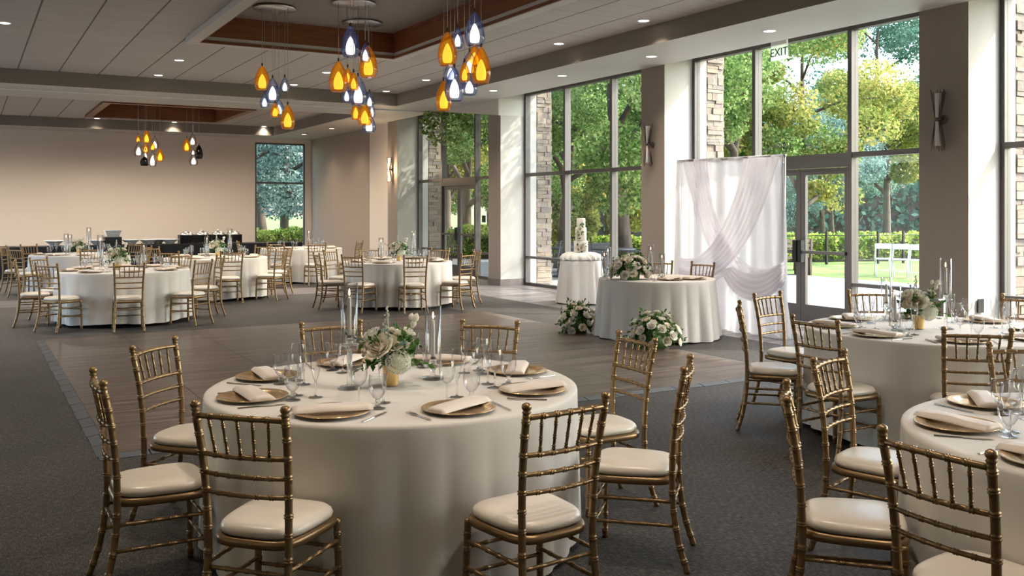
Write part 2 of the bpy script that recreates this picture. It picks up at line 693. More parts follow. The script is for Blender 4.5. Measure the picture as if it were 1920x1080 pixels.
def place(proto, first, loc, rz, label, group):
    """first use keeps the original, later ones copy it with its parts"""
    o = proto if first else copy_tree(proto)
    o.location = loc
    o.rotation_euler = (0, 0, rz)
    o['label'] = label
    if group:
        o['group'] = group
    return o


def struct(name, mb, mat, label=None):
    o = mb.build(name, mat)
    o['kind'] = 'structure'
    if label:
        o['label'] = label
    return o


def strip(parts):
    return parts


# ------------------------------------------------------------------ the room
XW = 10.66          # window plane
XC = 10.0           # column faces
XB = 8.62           # soffit inner edge
ZS, ZC, ZP = 4.05, 4.33, 4.22
YF = 31.6           # far wall
YB1 = 20.25         # cross beam near edge
YB2 = 22.6
YB3 = 30.35
XL, YN = -5.0, -4.5

# floors
struct('floor', MB().box(XL, 8.6, YN, YF, -0.1, 0.0), 'carpet')
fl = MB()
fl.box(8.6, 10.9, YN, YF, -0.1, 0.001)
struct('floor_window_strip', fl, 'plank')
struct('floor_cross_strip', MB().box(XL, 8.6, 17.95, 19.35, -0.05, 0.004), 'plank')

df = thing('dance_floor', (0.84, 6.8, 0), 'large square wood-look dance floor with dark ramped edging laid on carpet', 'dance floor')
MB().box(0, 6.335, 0, 6.45, 0.001, 0.018).build('wood_panel_surface', 'dance', df)


def ramp_strip(p0, p1, out):
    mb = MB()
    p0, p1, out = Vector(p0), Vector(p1), Vector(out)
    n = max(1, int((p1 - p0).length / 0.31))
    for i in range(n):
        a = p0.lerp(p1, i / n)
        b = p0.lerp(p1, (i + 1) / n - 0.0015)
        w = out * (0.085 if i % 2 else 0.09)
        zt = Vector((0, 0, 0.018))
        mb.add([a, b, b + w, a + w, a + zt, b + zt, b + w + Vector((0, 0, 0.004)), a + w + Vector((0, 0, 0.004))],
               [(4, 5, 6, 7), (0, 4, 7, 3), (1, 2, 6, 5), (3, 7, 6, 2), (0, 1, 5, 4)], False)
    return mb


for p0, p1, o in (((0, 0, 0), (0, 6.45, 0), (-1, 0, 0)), ((-0.085, 0, 0), (6.42, 0, 0), (0, -1, 0)),
                  ((6.335, 0, 0), (6.335, 6.45, 0), (1, 0, 0)), ((0, 6.45, 0), (6.335, 6.45, 0), (0, 1, 0))):
    ramp_strip(p0, p1, o).build('edging_ramp', 'trim', df)

# ceilings: tiled fields with coffer holes, dropped soffits
def slab_with_hole(x0, x1, y0, y1, hx0, hx1, hy0, hy1, z0, z1):
    mb = MB()
    mb.box(x0, hx0, y0, y1, z0, z1)
    mb.box(hx1, x1, y0, y1, z0, z1)
    mb.box(hx0, hx1, y0, hy0, z0, z1)
    mb.box(hx0, hx1, hy1, y1, z0, z1)
    return mb


struct('ceiling', slab_with_hole(XL, XB, YN, YB1, 2.94, 6.56, 2.5, 15.28, ZC, ZC + 0.08), 'tile')
struct('ceiling_far', slab_with_hole(XL, XB, YB2, YB3, 2.9, 6.7, 25.1, 29.3, ZC, ZC + 0.08), 'tile')
mb = MB()
mb.box(XB + 0.01, XC, YN, YF, ZS, ZS + 0.02)
mb.box(XL, XB + 0.01, YB1 + 0.01, YB2 - 0.01, ZS, ZS + 0.02)
mb.box(XL, XB + 0.01, YB3 + 0.01, YF, ZS, ZS + 0.02)
mb.box(XC, XC + 0.5, 24.1, YF, ZS, ZS + 0.02)
struct('ceiling_soffit', mb, 'soffit')
mb = MB()
mb.box(XC, XW + 0.3, YN, 24.1, ZP, ZP + 0.03)
mb.box(XC, XC + 0.02, YN, 24.1, ZS + 0.0201, ZP)
struct('ceiling_window_pocket', mb, 'soffit')
mb = MB()
mb.box(XB, XB + 0.01, YN, YB1, ZS - 0.001, ZC + 0.05)
mb.box(XL, XB + 0.01, YB1, YB1 + 0.01, ZS - 0.001, ZC + 0.05)
mb.box(XL, XB, YB2 - 0.01, YB2, ZS - 0.001, ZC + 0.05)
mb.box(XB, XB + 0.01, YB2 - 0.01, YB3, ZS - 0.001, ZC + 0.05)
mb.box(XL, XB, YB3, YB3 + 0.01, ZS - 0.001, ZC + 0.05)
struct('trim_1', mb, 'fascia')
struct('trim_2', MB().box(XL, XC, 21.04, 21.12, ZS - 0.03, ZS - 0.002), 'white', 'pale partition track under the cross beam')
# sloped header beside the second column
w = MB()
w.add([(9.95, 17.79, ZS), (9.95, 20.9, ZS), (9.95, 17.79, 3.69), (10.2, 17.79, ZS), (10.2, 20.9, ZS), (10.2, 17.79, 3.69)],
      [(0, 2, 1), (3, 4, 5), (0, 3, 5, 2), (2, 5, 4, 1)], False)
w.box(9.97, XW, 17.785, 17.80, 3.69, ZS)
struct('trim_3', w, 'soffit', 'sloped pale header above the column beside the patio door')
# roof above everything so no sky leaks in
struct('roof', MB().box(XL - 0.5, XW + 0.35, YN - 0.5, YF + 0.5, 5.05, 5.2), 'white')


def coffer(n, x0, x1, y0, y1, zt, lip):
    c = link('trim_%d' % n, None)
    c['kind'] = 'structure'
    c['label'] = 'recessed ceiling coffer lined in cherry wood'
    MB().box(x0 - 0.3, x1 + 0.3, y0 - 0.3, y1 + 0.3, zt, zt + 0.03).build('coffer_ceiling', 'coffer_top', c)
    w = MB()
    for (a, b2, cc, d) in ((x0 - 0.04, x0, y0, y1), (x1, x1 + 0.04, y0, y1), (x0 - 0.04, x1 + 0.04, y0 - 0.04, y0), (x0 - 0.04, x1 + 0.04, y1, y1 + 0.04)):
        w.box(a, b2, cc, d, ZC + .02, zt)
    w.build('wood_lining', 'cherry', c)
    w = MB()
    h = 0.05
    for z0, z1, k in ((zt - 0.05, zt - 0.001, 0.03), (ZC - lip + 0.005, ZC - lip + 0.05, 0.02)):
        w.box(x0, x0 + k, y0, y1, z0, z1)
        w.box(x1 - k, x1, y0, y1, z0, z1)
        w.box(x0, x1, y0, y0 + k, z0, z1)
        w.box(x0, x1, y1 - k, y1, z0, z1)
    w.build('wood_moulding', 'cherry', c)
    w = MB()
    q = 0.17
    for (a, b2, cc, d) in ((x0 - q, x0, y0 - q, y1 + q), (x1, x1 + q, y0 - q, y1 + q), (x0, x1, y0 - q, y0), (x0, x1, y1, y1 + q)):
        w.box(a, b2, cc, d, ZC - lip, ZC + 0.02)
    w.build('coffer_frame', M['soffit'] if n == 4 else M['cherry'], c)


coffer(4, 3.12, 6.38, 2.7, 15.1, 4.68, 0.09)
coffer(5, 3.08, 6.5, 25.28, 29.12, 4.68, 0.05)

# walls
mb = MB()
fx0, fx1, fz0, fz1 = 8.35, 10.06, 0.44, 3.9
mb.box(XL, fx0, YF, YF + 0.2, 0, 5.05)
mb.box(fx1, 10.4, YF, YF + 0.2, 0, 5.05)
mb.box(fx0, fx1, YF, YF + 0.2, 0, fz0)
mb.box(fx0, fx1, YF, YF + 0.2, fz1, 5.05)
struct('wall_far', mb, 'wall')
struct('wall_right', MB().box(10.28, 10.48, 26.0, YF, 0, 5.05), 'wall_dark')
struct('wall_right_bay', MB().box(10.22, 10.48, 24.1, 26.0, 0, 5.05), 'wall')
struct('wall_near', MB().box(XL, XW + 0.3, YN - 0.2, YN, 0, 5.05), 'wall')
mb = MB()
ys = [YN]
for k in range(3):
    y = 12.4 + k * 6.2
    mb.box(XL - 0.2, XL, ys[-1], y, 0, 5.05)
    mb.box(XL - 0.2, XL, y, y + 4.2, 3.4, 5.05)
    ys.append(y + 4.2)
mb.box(XL - 0.2, XL, ys[-1], YF, 0, 5.05)
struct('wall_left', mb, 'wall')
COLS = [(1.25, 1.9), (6.78, 7.43), (12.25, 12.87), (17.79, 18.33), (23.44, 24.1)]
for y0, y1 in COLS:
    struct('wall_right_column', MB().box(XC + .003, XW + 0.25, y0, y1, 0, 5.05), 'column')
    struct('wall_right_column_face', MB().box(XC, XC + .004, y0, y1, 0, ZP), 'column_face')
    b = MB()
    b.box(XC - 0.012, XC, y0 - 0.012, y1 + 0.012, 0, 0.14)
    b.box(XC, XW - 0.06, y0 - 0.012, y0, 0, 0.14)
    struct('baseboard_column', b, 'baseboard')
struct('baseboard_far', MB().box(XL, 10.2, YF - 0.012, YF, 0, 0.14), 'baseboard')


def frame_bar(mb, y0, y1, z0, z1, d=0.06, x=XW):
    mb.box(x - d, x + d, y0, y1, z0, z1)


def window_bay(n, y0, y1, mull, ztr, zlow, door=None, dn=None):
    """curtain-wall bay from y0 (near) to y1 (far); mull = mullion positions; door = (ya, yb)"""
    r = link('window_%d' % n, None, None)
    r['kind'] = 'structure'
    zt = 4.2
    f = MB()
    w = 0.035
    frame_bar(f, y0, y0 + 0.06, 0, zt)
    frame_bar(f, y1 - 0.06, y1, 0, zt)
    frame_bar(f, y0 + 0.06, y1 - 0.06, zt - 0.06, zt)
    for m_ in mull:
        frame_bar(f, m_ - w, m_ + w, 0.0 if door else 0.05, zt - 0.06, 0.07)
    xs = [y0 + 0.06] + [q for m_ in mull for q in (m_ - w, m_ + w)] + [y1 - 0.06]
    spans = [(xs[i], xs[i + 1]) for i in range(0, len(xs), 2)]
    p = MB()
    for a, b in spans:
        is_door = door and abs((a + b) / 2 - (door[0] + door[1]) / 2) < 0.3
        frame_bar(f, a, b, ztr - 0.035, ztr + 0.035)
        p.box(XW - 0.004, XW + 0.004, a, b, ztr + 0.035, zt - 0.06)
        if not is_door:
            frame_bar(f, a, b, 0, 0.06)
            frame_bar(f, a, b, zlow - 0.025, zlow + 0.025)
            p.box(XW - 0.004, XW + 0.004, a, b, 0.06, zlow - 0.025)
            p.box(XW - 0.004, XW + 0.004, a, b, zlow + 0.025, ztr - 0.035)
    f.build('window_frame', 'bronze', r)
    p.build('glass_pane', 'pane', r)
    if door:
        a, b = door
        dr = link('door_%d' % dn, None, None)
        dr['kind'] = 'structure'
        h = MB().box(XW - 0.07, XW + 0.05, a, b, ztr - 0.16, ztr - 0.036)
        h.build('door_header', 'bronze', dr)
        mid = (a + b) / 2
        for (q0, q1, side) in ((a, mid - 0.004, 1), (mid + 0.004, b, -1)):
            lf = link('door_leaf', None, dr)
            k = MB()
            s_ = 0.085
            zz = ztr - 0.17
            k.box(XW - 0.03, XW + 0.02, q0, q0 + s_, 0.01, zz)
            k.box(XW - 0.03, XW + 0.02, q1 - s_, q1, 0.01, zz)
            k.box(XW - 0.03, XW + 0.02, q0 + s_, q1 - s_, zz - s_, zz)
            k.box(XW - 0.03, XW + 0.02, q0 + s_, q1 - s_, 0.01, 0.26)
            k.build('leaf_frame', 'bronze', lf).parent = dr
            MB().box(XW - 0.006, XW + 0.002, q0 + s_, q1 - s_, 0.26, zz - s_).build('door_glass', 'pane', dr)
            g = MB().box(XW - 0.10, XW - 0.055, q0 + 0.02, q1 - 0.02, 1.01, 1.055)
            g.build('push_bar', 'bronze', dr)
            ye = q1 - 0.045 if side == 1 else q0 + 0.045
            g = MB().box(XW - 0.115, XW - 0.03, ye - 0.035, ye + 0.035, 0.88, 1.2)
            g.build('bar_latch', 'black_metal', dr)
            bpy.data.objects.remove(lf)
    return r


window_bay(1, 1.9, 6.78, [3.2, 5.0], 2.41, 0.61)
window_bay(2, 7.43, 12.25, [8.97, 10.81], 2.41, 0.61, (9.005, 10.775), 1)
window_bay(3, 12.87, 17.79, [14.56, 16.18], 2.41, 0.61)
window_bay(4, 18.33, 23.44, [20.1, 21.95], 2.41, 0.61, (20.135, 21.915), 2)
window_bay(5, YN, 1.25, [-1.3], 2.41, 0.61)
# tall window in the far wall
r = link('window_6', None)
r['kind'] = 'structure'
f = MB()
for (a, b, z0, z1) in ((fx0, fx0 + 0.05, fz0, fz1), (fx1 - 0.05, fx1, fz0, fz1), (fx0 + .05, fx1 - .05, fz0, fz0 + 0.05), (fx0 + .05, fx1 - .05, fz1 - 0.05, fz1), (fx0 + .05, fx1 - .05, 2.52, 2.58)):
    f.box(a, b, YF + 0.02, YF + 0.09, z0, z1)
f.build('window_frame', 'bronze', r)
MB().box(fx0 + 0.05, fx1 - 0.05, YF + 0.05, YF + 0.058, fz0 + 0.05, fz1 - 0.05).build('glass_pane', 'pane', r)


# ------------------------------------------------------------------ outside ground, stone piers
struct('floor_patio', MB().box(10.9, 18.4, -12, 40, -0.12, -0.02), 'patio')
g = struct('ground_lawn', MB().box(18.4, 240, -120, 240, -0.14, -0.02), 'grass')
struct('ground_far', MB().box(-60, 10.9, YF + 0.2, 140, -0.14, -0.03), 'grass')
struct('ground_left', MB().box(-120, XL - 0.2, -80, YF + 0.2, -0.14, -0.03), 'patio')


def stone_pier(y0, y1, x0=10.93, x1=11.3, z1=4.9):
    rnd = random.Random(int(y0 * 100))
    mb = MB()
    t = 0.04
    mbc = MB().box(x0, x1, y0, y1, 0, z1)
    # near face (-Y), outer face (+X) and far face, courses of ledge stone
    for (u0, u1, face) in ((x0, x1, 'n'), (y0, y1, 'o')):
        z = 0.0
        while z < z1 - 0.03:
            h = rnd.choice([0.05, 0.06, 0.075, 0.09, 0.11, 0.13])
            h = min(h, z1 - z)
            u = u0
            while u < u1 - 0.001:
                L_ = rnd.uniform(0.10, 0.30)
                e = min(u + L_, u1)
                if u1 - e < 0.06:
                    e = u1
                d = t + rnd.uniform(-0.015, 0.025)
                hh = h - 0.006
                j = [rnd.uniform(-0.004, 0.004) for _ in range(8)]
                if face == 'n':
                    vs = [(u + .003, y0, z), (e - .003, y0, z), (e - .003 + j[0], y0 - d, z + j[1]), (u + .003 + j[2], y0 - d, z + j[3]),
                          (u + .003, y0, z + hh), (e - .003, y0, z + hh), (e - .003 + j[4], y0 - d, z + hh + j[5]), (u + .003 + j[6], y0 - d, z + hh + j[7])]
                else:
                    vs = [(x1, e - .003, z), (x1, u + .003, z), (x1 + d, u + .003 + j[0], z + j[1]), (x1 + d, e - .003 + j[2], z + j[3]),
                          (x1, e - .003, z + hh), (x1, u + .003, z + hh), (x1 + d, u + .003 + j[4], z + hh + j[5]), (x1 + d, e - .003 + j[6], z + hh + j[7])]
                mb.add(vs, [(0, 1, 2, 3), (4, 7, 6, 5), (3, 2, 6, 7), (0, 3, 7, 4), (1, 5, 6, 2)], False)
                u = e
            z += h
    o = mbc.build('wall_outside_pier', 'stone_core')
    o['kind'] = 'structure'
    mb.build('ledge_stone_facing', 'stone', o)


for y0, y1 in COLS:
    stone_pier(y0 + 0.05, y1 + 0.2)
struct('wall_outside_end', MB().box(10.91, 11.25, 24.4, YF + 0.2, 0, 5.05), 'wall')

# ------------------------------------------------------------------ foliage


def leaf_mesh(name, blobs, size, mat, seed=1, flat=0.0, elong=1.6):
    """blobs: (centre, radii, count). one mesh of small folded leaves"""
    rg = np.random.default_rng(seed)
    P = []
    for c, r, n in blobs:
        d = rg.normal(size=(n, 3))
        d /= np.linalg.norm(d, axis=1)[:, None]
        rr = rg.uniform(0.35, 1.0, size=(n, 1)) ** 0.5
        P.append(np.array(c) + d * rr * np.array(r))
    P = np.concatenate(P)
    n = len(P)
    a = rg.normal(size=(n, 3))
    a[:, 2] *= (1 - flat)
    a /= np.linalg.norm(a, axis=1)[:, None]
    b = np.cross(a, rg.normal(size=(n, 3)))
    b /= np.linalg.norm(b, axis=1)[:, None]
    s = size * rg.uniform(0.6, 1.3, size=(n, 1))
    L_ = a * s * elong * 0.5
    W = b * s * 0.5
    V = np.stack([P - L_, P + W, P + L_, P - W], axis=1).reshape(-1, 3)
    me = bpy.data.meshes.new(name)
    me.vertices.add(len(V))
    me.vertices.foreach_set('co', V.ravel())
    me.loops.add(4 * n)
    me.loops.foreach_set('vertex_index', np.arange(4 * n, dtype=np.int32))
    me.polygons.add(n)
    me.polygons.foreach_set('loop_start', np.arange(0, 4 * n, 4, dtype=np.int32))
    me.polygons.foreach_set('loop_total', np.full(n, 4, dtype=np.int32))
    me.materials.append(M[mat])
    me.update()
    return me


def tree_parts(seed, height, crown_r, crown_z0, leaves, leaf, mat, trunk_r, n_br=7, lean=(0, 0), fork=0.45, blob=0.34, droop=0.0):
    rnd = random.Random(seed)
    bark = MB()
    blobs = []
    top = Vector((lean[0], lean[1], height * 0.8))
    pts = []
    for i in range(9):
        t = i / 8
        pts.append(Vector((lean[0] * t + rnd.uniform(-.05, .05) * trunk_r * 4, lean[1] * t + rnd.uniform(-.05, .05) * trunk_r * 4, height * 0.8 * t)))
    bark.tube(pts, [trunk_r * (1.25 if i == 0 else 1 - 0.75 * i / 8) for i in range(9)], 9)
    for k in range(n_br):
        t = lerp(fork, 0.98, k / max(1, n_br - 1))
        i = min(7, int(t * 8))
        p0 = pts[i].lerp(pts[i + 1], t * 8 - i)
        ang = k * 2.4 + rnd.uniform(-.4, .4)
        ln = crown_r * lerp(1.0, 0.55, abs(t - 0.5)) * rnd.uniform(0.75, 1.05)
        rise = rnd.uniform(0.25, 0.8) * ln - droop
        p3 = p0 + Vector((math.cos(ang) * ln, math.sin(ang) * ln, rise))
        mid = p0.lerp(p3, 0.5) + Vector((0, 0, rnd.uniform(-.1, .25) * ln))
        path = [p0, p0.lerp(mid, .5) + Vector((rnd.uniform(-.1, .1), rnd.uniform(-.1, .1), 0.05)) * ln, mid, mid.lerp(p3, .6), p3]
        r0 = trunk_r * (1 - 0.75 * t) * 0.7
        bark.tube(path, [r0, r0 * .8, r0 * .6, r0 * .4, r0 * .15], 6)
        for q, w in ((p3, 1.0), (mid, 0.8)):
            rr = crown_r * blob * rnd.uniform(0.8, 1.25) * w
            blobs.append((q, (rr, rr, rr * 0.75), 1.0))
        for _ in range(2):
            q = mid.lerp(p3, rnd.random()) + Vector((rnd.uniform(-1, 1), rnd.uniform(-1, 1), rnd.uniform(-.5, .8))) * crown_r * 0.35
            bark.tube([mid, q], [r0 * .3, r0 * .08], 5)
            rr = crown_r * blob * rnd.uniform(0.6, 1.0)
            blobs.append((q, (rr, rr, rr * 0.75), 0.6))
    blobs.append((pts[-1] + Vector((0, 0, crown_r * .2)), (crown_r * .5, crown_r * .5, crown_r * .4), 1.2))
    tot = sum(b[2] for b in blobs)
    bl = [(tuple(b[0]), b[1], int(leaves * b[2] / tot)) for b in blobs if b[0].z > crown_z0]
    lm = leaf_mesh('foliage', bl, leaf, mat, seed)
    return bark.mesh('trunk', M['bark']), lm


def tree(proto, loc, rz, label, sc=1.0, name='tree', group=None):
    t = thing(name, loc, label, 'tree', rz, group)
    t.scale = (sc, sc, sc)
    link('trunk', proto[0], t)
    link('foliage', proto[1], t)
    return t


def gz(px, d, z=-0.02):
    p = at_depth(px, 393, d)
    return (p.x, p.y, z)


big_green = tree_parts(11, 8.0, 3.6, 2.0, 38000, 0.066, 'leaf_green', 0.20, 9, (0.8, -0.5), 0.28, 0.30)
yellow = tree_parts(23, 7.2, 2.5, 2.4, 34000, 0.075, 'leaf_yellow', 0.17, 9, (0.1, 0), 0.36, 0.34)
tall_y = tree_parts(5, 8.2, 2.3, 1.2, 26000, 0.07, 'leaf_yellow', 0.14, 10, (0.2, 0), 0.25, 0.28)
willow = tree_parts(31, 16, 6.5, 3.0, 40000, 0.11, 'leaf_blue', 0.28, 11, (0.5, 0), 0.22, 0.26)
pine = tree_parts(41, 9, 4.2, 1.5, 36000, 0.09, 'leaf_pine', 0.22, 10, (0.3, 0.3), 0.2, 0.28)
small_y = tree_parts(51, 3.2, 1.4, 0.6, 9000, 0.10, 'leaf_yellow', 0.06, 6, (0.05, 0), 0.3, 0.42)
far_green = tree_parts(61, 11, 5.5, 1.2, 16000, 0.24, 'leaf_green', 0.35, 9, (0, 0), 0.2, 0.36)

# window by the drape (right bay)
tree(tall_y, gz(1500, 26), 0.4, 'tall slender yellow-green tree above the drape, seen through the right bay', 0.98)
tree(big_green, gz(1365, 24), 1.0, 'leafy green tree beside the stone pier left of the drape bay', 0.9)
tree(yellow, gz(1664, 41), 2.0, 'round yellowing tree standing behind the hedge in the right bay', 1.12)
tree(willow, gz(1640, 66), 0.3, 'huge blue-green tree rising behind the yellowing tree', 1.15)
tree(willow, gz(1560, 52), 2.3, 'dark blue-green tree low behind the glass door', 0.52)
tree(pine, gz(1545, 40), 1.2, 'dark conifer seen through the glass door beside the drape', 0.62)
# middle bay
tree(big_green, gz(1178, 24.5), 3.9, 'thick-trunked green shade tree filling the right of the middle bay', 1.05)
tree(big_green, gz(1050, 27), 0.9, 'green tree with dark forked trunk behind the patio tables', 0.85)
tree(small_y, gz(1135, 32), 0, 'small bright yellow-green tree behind the wedding cake', 1.0)
tree(small_y, gz(1075, 29), 2.0, 'low pale green bush left of the wedding cake', 0.7)
# left bay with patio doors
tree(big_green, gz(872, 33), 5.0, 'dense green tree above the left patio doors', 1.0)
tree(yellow, gz(838, 36), 0.5, 'yellow-green tree left of the left patio doors', 0.95)
tree(big_green, gz(925, 40), 2.2, 'green tree at the right of the left patio bay', 1.0)
# far window
tree(pine, (9.0, 37.5, -0.02), 0.4, 'grey-green pine with bare limbs outside the tall back window', 1.0)
tree(pine, (11.6, 39.5, -0.02), 4.4, 'dense pine at the right of the tall back window', 0.95)
tree(pine, (12.5, 46, -0.02), 2.4, 'second pine further out behind the tall back window', 1.2)
for i, (px, d, s_, rz) in enumerate([(830, 62, 1.0, 0), (935, 70, 1.1, 1), (1040, 66, 1.0, 2), (1130, 75, 1.0, 3), (1215, 66, 0.9, 4), (1330, 62, 0.9, 5), (1440, 78, 0.9, 1.5), (1770, 85, 1.0, 2.5), (1900, 60, 0.8, 3.3)]):
    tree(far_green, gz(px, d), rz, ['broad green tree on the skyline left of the left patio doors', 'skyline tree behind the left patio doors right pane',
         'skyline tree behind the forked patio tree', 'skyline tree behind the wedding cake', 'skyline tree behind the column between the bays',
         'skyline tree behind the left edge of the drape', 'distant tree behind the drape', 'distant tree right of the yellowing tree', 'distant tree behind the right stone pier'][i], s_)


def hedge(p0, p1, w, h, n, label, size=0.07, mat='leaf_hedge'):
    p0, p1 = Vector(p0), Vector(p1)
    L_ = (p1 - p0).length
    a = math.atan2(p1.y - p0.y, p1.x - p0.x)
    t = thing('hedge', p0, label, 'hedge', a)
    rg = np.random.default_rng(int(n + L_ * 10))
    k = max(2, int(L_ / 0.5))
    bl = []
    for i in range(k):
        for zz in (0.3, 0.7):
            hh = h * (0.9 + 0.15 * rg.random())
            bl.append(((L_ * (i + .5) / k, 0, hh * zz), (0.42, w / 2, hh * 0.34), n // (2 * k)))
    link('foliage', leaf_mesh('foliage', bl, size, mat, n), t)
    core = MB().box(0.1, L_ - 0.1, -w * .25, w * .25, 0, h * 0.75)
    core.build('branches', M['bark'], t)
    return t


hedge(gz(1430, 30), gz(1800, 31.5), 0.9, 0.95, 16000, 'long yellow-green hedge across the lawn behind the white folding chairs')
hedge(gz(980, 31), gz(1230, 30), 0.9, 0.85, 9000, 'hedge beyond the patio tables in the middle bay')
hedge(gz(780, 33), gz(950, 32), 1.0, 1.1, 9000, 'green hedge outside the left patio doors')
hedge((7.2, 34.6, -.02), (12.5, 34.9, -.02), 1.1, 1.0, 16000, 'clipped hedge under the tall back window', 0.06)

hedge(gz(960, 60), gz(1960, 58), 3.0, 3.6, 12000, 'tall dark shrubbery closing off the far side of the lawn', 0.28, 'leaf_blue')

# ------------------------------------------------------------------ outside furniture
fence = thing('metal_fence', gz(1500, 28.4), 'dark metal fence with square posts in front of the long hedge', 'fence')
fa, fb = Vector(gz(1450, 28.2)), Vector(gz(1740, 29.6))
fence.location = fa
fd = fb - fa
for i in range(7):
    q = fd * (i / 6)
    MB().box(q.x - .03, q.x + .03, q.y - .03, q.y + .03, 0, 1.0).build('fence_post', 'black_metal', fence)
for z in (0.12, 0.88):
    MB().tube([(0, 0, z), (fd.x, fd.y, z)], 0.014, 6).build('fence_rail', 'black_metal', fence)


def folding_chair():
    t = thing('folding_chair', (0, 0, 0), 'x', 'chair')
    MB().box(-.17, .17, -.19, .2, .43, .455).build('seat', 'white_plastic', t)
    for s_ in (-1, 1):
        MB().tube([(s_ * .18, .24, 0), (s_ * .18, .1, .3), (s_ * .18, -.16, .62), (s_ * .18, -.22, .82)], .016, 6).build('front_leg', 'white_plastic', t)
        MB().tube([(s_ * .155, -.25, 0), (s_ * .155, -.02, .3), (s_ * .155, .12, .44)], .015, 6).build('rear_leg', 'white_plastic', t)
    MB().box(-.17, .17, -.23, -.205, .70, .83).build('backrest', 'white_plastic', t)
    MB().tube([(-.18, .2, .13), (.18, .2, .13)], .011, 6).build('stretcher', 'white_plastic', t)
    return t


fc = folding_chair()
for i, (px, d) in enumerate([(1655, 23.6), (1688, 23.2), (1721, 22.8)]):
    place(fc, i == 0, gz(px, d), -0.85, ['white folding chair at the left end of the row on the lawn', 'white folding chair in the middle of the row on the lawn',
          'white folding chair half hidden by the right column on the lawn'][i], 'white folding chairs on the lawn')


def patio_table(loc, label):
    t = thing('patio_table', loc, label, 'table')
    MB().lathe([(0.0, .7), (.55, .7), (.56, .715), (.55, .73), (0, .73)], 28).build('tabletop', 'patio_metal', t)
    MB().lathe([(.03, .05), (.03, .7)], 10).build('pedestal', 'patio_metal', t)
    MB().lathe([(0, 0), (.3, 0), (.28, .03), (.04, .06)], 20).build('base', 'patio_metal', t)


def patio_chair():
    t = thing('patio_chair', (0, 0, 0), 'x', 'chair')
    MB().box(-.24, .24, -.22, .24, .4, .43).build('seat', 'patio_metal', t)
    for x in (-.23, .23):
        MB().tube([(x, .24, 0), (x, .22, .62), (x, -.2, .64)], .015, 6).build('front_leg', 'patio_metal', t)
        MB().tube([(x, -.26, 0), (x, -.22, .42), (x, -.3, .92)], .015, 6).build('rear_leg', 'patio_metal', t)
    k = MB()
    k.tube([(-.23, -.3, .92), (.23, -.3, .92)], .015, 6)
    k.build('top_rail', 'patio_metal', t)
    for i in range(6):
        x = -.2 + i * .08
        MB().tube([(x, -.23, .42), (x, -.3, .92)], .006, 5).build('back_bar', 'patio_metal', t)
    return t


patio_table(gz(1052, 23.5), 'dark metal patio table left of the wedding cake')
patio_table(gz(1150, 22.8), 'dark metal patio table behind the sweetheart flowers')
pc = patio_chair()
for i, (px, d, rz, lb) in enumerate([(1036, 22.6, .6, 'dark patio chair in front of the left patio table'), (1082, 24.9, 2.4, 'dark patio chair right of the left patio table'),
                                     (1040, 25.0, 3.6, 'dark patio chair behind the left patio table'), (1128, 25.2, -2.2, 'dark patio chair left of the right patio table'),
                                     (1192, 23.5, 1.2, 'dark patio chair against the middle column outside'), (845, 28, 2.0, 'dark patio chair outside the left patio doors')]):
    place(pc, i == 0, gz(px, d), rz, lb, 'dark patio chairs')
pl = thing('planter', gz(1108, 25.6), 'dark square planter outside behind the cake table', 'planter')
MB().box(-.9, .9, -.3, .3, 0, .75).build('planter_box', 'patio_metal', pl)
b_ = thing('bench', gz(1475, 24), 'brown slatted bench outside between drape and glass door', 'bench')
for i in range(4):
    MB().box(-.6, .6, -.25 + i * .12, -.16 + i * .12, .43, .46).build('seat_slat', 'bark', b_)
for z in (.6, .72, .84):
    MB().box(-.6, .6, -.32, -.29, z, z + .08).build('back_slat', 'bark', b_)
for x in (-.55, .5):
    MB().box(x, x + .06, -.32, .22, 0, .44).build('leg', 'bark', b_)
    MB().box(x, x + .06, -.34, -.28, .44, .92).build('back_post', 'bark', b_)
for px, d, w_, h_, lb in ((1620, 95, 14, 3.0, 'pale low building behind the yellowing tree'), (1185, 80, 9, 3.4, 'pale building beyond the lawn in the middle bay')):
    hs = thing('house', gz(px, d), lb, 'building', -TH)
    MB().box(-w_ / 2, w_ / 2, 0, 6, 0, h_).build('wall_panel', 'house', hs)
    k = MB()
    k.add([(-w_ / 2 - .4, -.4, h_), (w_ / 2 + .4, -.4, h_), (w_ / 2 + .4, 6.4, h_), (-w_ / 2 - .4, 6.4, h_), (-w_ / 2 + 1, 3, h_ + 1.4), (w_ / 2 - 1, 3, h_ + 1.4)],
          [(0, 1, 5, 4), (2, 3, 4, 5), (1, 2, 5), (3, 0, 4), (3, 2, 1, 0)], False)
    k.build('roof', 'roof', hs)
struct('ground_path', MB().add([gz(1200, 62, 0.0), gz(1900, 50, 0.0), gz(1900, 54, 0.0), gz(1200, 67, 0.0)], [(0, 1, 2, 3)], False), 'patio')

